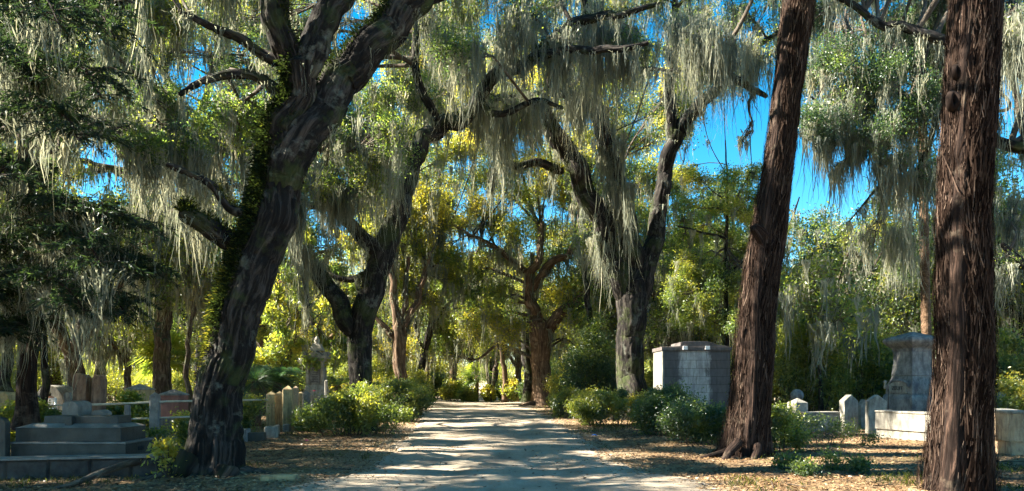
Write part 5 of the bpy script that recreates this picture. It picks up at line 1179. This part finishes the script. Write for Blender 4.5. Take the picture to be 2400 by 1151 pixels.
# ================================================================== GRAVES, RIGHT
def right_monument():
    d = 24; k = d/F; Z = lambda py: EYE-(py-HZ)*k; c = GX(2138, d+.6); rz = math.radians(17); t = thing('grave_monument', 'grey curved granite monument with flared cap just left of the thick right trunk', 'monument', c, rz)
    def rings(nm, prof, mat, w=1.0, smooth=True):
        g = Geo(); n = 9; rows = []
        for r, z in prof:
            r *= .707*k; row = []
            for s in range(4):
                a0 = (-1, -1, 1, 1)[s], (-1, 1, 1, -1)[s]; a1 = (-1, 1, 1, -1)[s], (1, 1, -1, -1)[s]
                for q in range(n):
                    f = q/n; row.append((r*((1-f)*a0[0]+f*a1[0]), r*((1-f)*a0[1]+f*a1[1]), z))
            rows.append(row)
        V = [p for r_ in rows for p in r_]; m = 4*n
        g.add(V, [(i*m+j, i*m+m+j, i*m+m+(j+1) % m, i*m+(j+1) % m) for i in range(len(prof)-1) for j in range(m)])
        g.add(rows[-1], [list(range(m))[::-1]]); return g.build(nm, mat, t, (0, 0, 0), False)
    sm = lambda pts, n=26: [tuple(x) for x in catmull([(a, 0, b) for a, b in pts], n)[:, [0, 2]]]
    rings('base', [(66, -.05), (66, Z(938)), (64, Z(932)), (59, Z(925))], M['marble_old'])
    rings('curved_foot', sm([(57, Z(924.5)), (57, Z(914)), (54, Z(902)), (46, Z(888)), (43, Z(880))]), M['marble_old'])
    rings('shaft', sm([(45, Z(879.5)), (42, Z(860)), (40.5, Z(840)), (41.5, Z(823))]), M['marble_old'])
    rings('flared_cap', sm([(42, Z(822.5)), (45, Z(815)), (57, Z(806)), (64, Z(798)), (61, Z(791)), (44, Z(786)), (18, Z(779)), (2, Z(775))], 34), M['marble_old'])
    # name panel under an arch on the left face
    w = .36; xf = -57*.707*k-.03; za, zb = Z(921), Z(903)
    prof = [(-w, za), (w, za), (w, zb)]+[(w*math.cos(a), zb+.12*math.sin(a)) for a in np.linspace(.2, PI-.2, 9)]+[(-w, zb)]
    o = solid('name_panel', M['marble'], t, lambda g: prism(g, prof, 0, .09), .008, (0, 0, 0)); o.rotation_euler = (0, 0, -PI/2); o.location = (xf-.02, 0, 0)
    g = Geo(); a = np.linspace(-.15, PI+.15, 22); pts = np.stack([np.full(22, xf-.0), -np.cos(a)*(w+.05), zb-.02+.17*np.sin(a)], 1); tube(g, pts, np.full(22, .045), 8); g.build('arch_moulding', M['marble_old'], t, (0, 0, 0), True)
    text_mesh('inscription', 'ZEUIT', .17, M['inscription'], t, (xf-.03, 0, (za+zb)/2+.02), (PI/2, 0, -PI/2))
    g = Geo(); lathe(g, [(.001, Z(912)), (.05, Z(912)), (.06, Z(906)), (.03, Z(900)), (.07, Z(894)), (.001, Z(890))], 14, (-.66, .46)); g.build('carved_scroll', M['marble'], t, (0, 0, 0), True)
right_monument()
def wall_post(label, px0, px1, top, d, rz, dep, kind='gable', H2=None):
    w = (px1-px0)/F*d; base = GX((px0+px1)/2, d); H = EYE-(top-HZ)/F*d; t = thing('wall_post', label, 'post', base, rz)
    if kind == 'gable':
        solid('post_body', M['marble'], t, lambda g: prism(g, [(-w/2, -.05), (w/2, -.05), (w/2, H-.2), (0, H), (-w/2, H-.2)], 0, dep), .015, (0, 0, 0), rough=.001)
    else:
        solid('post_body', M['marble'], t, lambda g: box(g, -w/2, w/2, 0, dep, -.05, H-.15), .012, (0, 0, 0))
        solid('pyramid_cap', M['marble'], t, lambda g: pyramid(g, -w/2, w/2, 0, dep, H-.149, H), .006, (0, 0, 0))
wall_post('white marble post with a low pyramid cap, left of the other wall posts', 1863, 1897, 933, 23.6, .35, .42, 'pyr')
wall_post('white gabled marble post, left one of the gateway pair', 1978, 2013, 925, 23.2, .12, .3)
wall_post('white gabled marble post, right one of the gateway pair', 2037, 2078, 925, 22.6, -.1, .3)
wall_post('small white block peeping between the gateway posts', 2018, 2036, 936, 25, 0, .3)
def coping(label, pts, h, th, mat, d_hint, cap=None, name='coping_wall', r=0, z0=-.05):
    base = np.array([pts[0][0], pts[0][1], 0]); t = thing(name, label, 'wall', base)
    p = catmull([(x, y, 0) for x, y in pts], 26)[:, :2] if r else np.array(pts, float)
    Tn = np.gradient(p, axis=0); Tn /= np.linalg.norm(Tn, axis=1, keepdims=True); N = np.stack([-Tn[:, 1], Tn[:, 0]], 1)
    def strip(g, w0, w1, za, zb):
        V = []; n = len(p)
        for i in range(n):
            for (w, z) in ((w0, za), (w1, za), (w1, zb), (w0, zb)): q = p[i]+N[i]*w; V.append((q[0], q[1], z))
        g.add(V, [(i*4+k, i*4+(k+1) % 4, i*4+4+(k+1) % 4, i*4+4+k) for i in range(n-1) for k in range(4)])
        g.add(V[:4], [(3, 2, 1, 0)]); g.add(V[-4:], [(0, 1, 2, 3)])
    solid('footing', M[mat], t, lambda g: strip(g, .02, th+.1, z0, h*.33), .015, base, rough=.002)
    solid('wall_block', M[mat], t, lambda g: strip(g, -.03, th+.12, h*.33+.002, h-.06), .03, base, rough=.002)
    solid('cap_slab', M[cap or mat], t, lambda g: strip(g, -.05, th+.14, h-.058, h), .02, base)
q = lambda px, d: tuple(GX(px, d)[:2])
coping('low white marble coping left of the pyramid-capped post', [q(1795, 24.4), q(1862, 24.2)], .62, .25, 'marble', 24)
coping('white marble coping block between the pyramid-capped post and the gateway', [q(1885, 23.3), q(1930, 23.4), q(1976, 23.5)], .66, .3, 'marble', 24)
coping('long white marble coping wall running from the gateway to the thick trunk', [q(2052, 21.2), q(2120, 20.3), q(2215, 19.2)], .80, .35, 'marble', 21)
coping('rounded buff coping wall corner right of the thick trunk', [q(2300, 17.6), q(2328, 16.6), q(2372, 15.9), q(2440, 15.7), q(2560, 15.9)], .98, .4, 'buff_wall', 16, cap='marble', r=1)
coping('far side coping of the monument plot, behind the right wall', [q(2090, 25.6), q(2200, 25.0), q(2450, 24.2)], .75, .3, 'marble', 25)
def ball(label, px, py, d, r, name='stone_ball'):
    c = P(px, py, d); b = np.array([c[0], c[1], 0]); t = thing(name, label, 'stone ball', b)
    g = Geo(); pr = [(max(.001, r*math.sin(a)), c[2]-r*math.cos(a)) for a in np.linspace(.02, PI-.02, 20)]; lathe(g, pr, 28, (c[0], c[1])); g.build('ball', M['marble_old'], t, b, True)
    solid('pedestal', M['marble_old'], t, lambda g: box(g, c[0]-.14, c[0]+.14, c[1]-.14, c[1]+.14, -.05, c[2]-r*.93, taper=.03), .015, b)
ball('round stone ball on a pedestal behind the pyramid-capped post', 1868, 927, 26, .225)
ball('stone ball beyond the wall at the right frame edge', 2346, 930, 24, .16)
def rod(label, px, py0, d, H0=0.0):
    c = P(px, py0, d); b = np.array([c[0], c[1], 0]); g = Geo(); tube(g, np.array([b-[0, 0, .05], (b+c)/2, c]), np.array([.014, .014, .012]), 8); o = g.build('iron_rod', M['iron'], None, b, True); tag(o, label, 'rod')
rod('thin rusty iron rod in front of the pyramid-capped post', 1853, 926, 21.5); rod('thin iron rod left of the monument base', 2082, 912, 22.4)
g = Geo(); pa = np.array([P(1935, 1006, 22), P(1990, 1003, 21.9), P(2030, 999, 22)]); pa[:, 2] = .05; tube(g, catmull(pa, 12), np.linspace(.045, .03, 12), 10, 'oak', 3, amp=.004)
tag(g.build('fallen_branch', M['oak_bark_pale'], None, pa[0], True), 'pale fallen branch lying before the gateway posts', 'branch')

# small things: blooms and litter
def bloom(label, px, py, d, mat, r, stem=True):
    c = P(px, py, d); b = np.array([c[0], c[1], 0]); t = thing('flower', label, 'flower', b); rng = np.random.RandomState(int(px)); g = Geo(); flower_geo(g, c, r, rng); flower_geo(g, c+[0, -.01, .01], r*.7, rng); g.build('petals', M[mat], t, b)
    g = Geo(); tube(g, np.array([b, (b+c)/2+[.01, 0, 0], c]), np.array([.006, .005, .004]), 5); g.build('stem', M['stem_green'], t, b)
bloom('red bloom at the foot of the leaning oak, right of the chest tomb', 365, 1043, 12.9, 'red', .055)
bloom('pink bloom in front of the pedestal monument', 737, 917, 23.4, 'pink', .085)
bloom('magenta bloom on the ground left of the big azalea', 719, 1033, 19.8, 'magenta', .06)
c = G(1391, 1024); g = Geo(); rr = random.Random(3)
V = [(c[0]+x*.05+rr.gauss(0, .008), c[1]+y*.05+rr.gauss(0, .008), .03+rr.random()*.05) for x in range(-1, 3) for y in range(-1, 3)]
g.add(V, [(i*4+j, i*4+4+j, i*4+5+j, i*4+1+j) for i in range(3) for j in range(3)])
o = g.build('plastic_scrap', M['blue'], None, c); md = o.modifiers.new('thick', 'SOLIDIFY'); md.thickness = .004; tag(o, 'crumpled blue plastic scrap beside the right edge of the road', 'litter')

# ================================================================== CAMERA, LIGHT
cam = bpy.data.cameras.new('camera'); co = bpy.data.objects.new('camera', cam); COL.objects.link(co)
cam.sensor_width = 36; cam.lens = 36*F/2400; cam.shift_y = (HZ-575.5)/2400; cam.clip_end = 2000; cam.clip_start = .1
co.location = (0, 0, EYE); co.rotation_euler = (PI/2, 0, 0); sc.camera = co
SUN_EL = math.radians(38); SUN_AZ = math.radians(-90)      # direction towards the sun, azimuth from +Y towards +X
sd = Vector((math.sin(SUN_AZ)*math.cos(SUN_EL), math.cos(SUN_AZ)*math.cos(SUN_EL), math.sin(SUN_EL)))
s = bpy.data.lights.new('sun', 'SUN'); s.energy = 5; s.angle = math.radians(.5); s.color = (1, .91, .74)
so = bpy.data.objects.new('sun', s); COL.objects.link(so); so.rotation_euler = (-sd).to_track_quat('-Z', 'Y').to_euler(); so.location = (-20, 8, 30)
w = bpy.data.worlds.new('World'); sc.world = w; w.use_nodes = True; wn = w.node_tree.nodes; wl = w.node_tree.links
sky = wn.new('ShaderNodeTexSky'); sky.sky_type = 'NISHITA'; sky.sun_disc = False; sky.sun_elevation = SUN_EL; sky.sun_rotation = SUN_AZ
sky.air_density = 1.0; sky.dust_density = 0.0; sky.ozone_density = 1.0; sky.altitude = 1500
bg = wn['Background']; hs = wn.new('ShaderNodeHueSaturation'); hs.inputs['Saturation'].default_value = 1.5; hs.inputs['Hue'].default_value = .485; wl.new(sky.outputs[0], hs.inputs['Color']); wl.new(hs.outputs[0], bg.inputs[0]); bg.inputs[1].default_value = .05
sc.view_settings.view_transform = 'Standard'; sc.view_settings.look = 'None'; sc.view_settings.exposure = 2.85; sc.view_settings.gamma = 1
cy = sc.cycles; cy.max_bounces = 6; cy.diffuse_bounces = 4; cy.glossy_bounces = 1; cy.transmission_bounces = 4; cy.transparent_max_bounces = 2
cy.caustics_reflective = False; cy.caustics_refractive = False; cy.use_adaptive_sampling = True; cy.adaptive_threshold = .02; cy.sample_clamp_indirect = 6
try:
    cy.use_denoising = True; cy.denoiser = 'OPENIMAGEDENOISE'
except Exception: pass
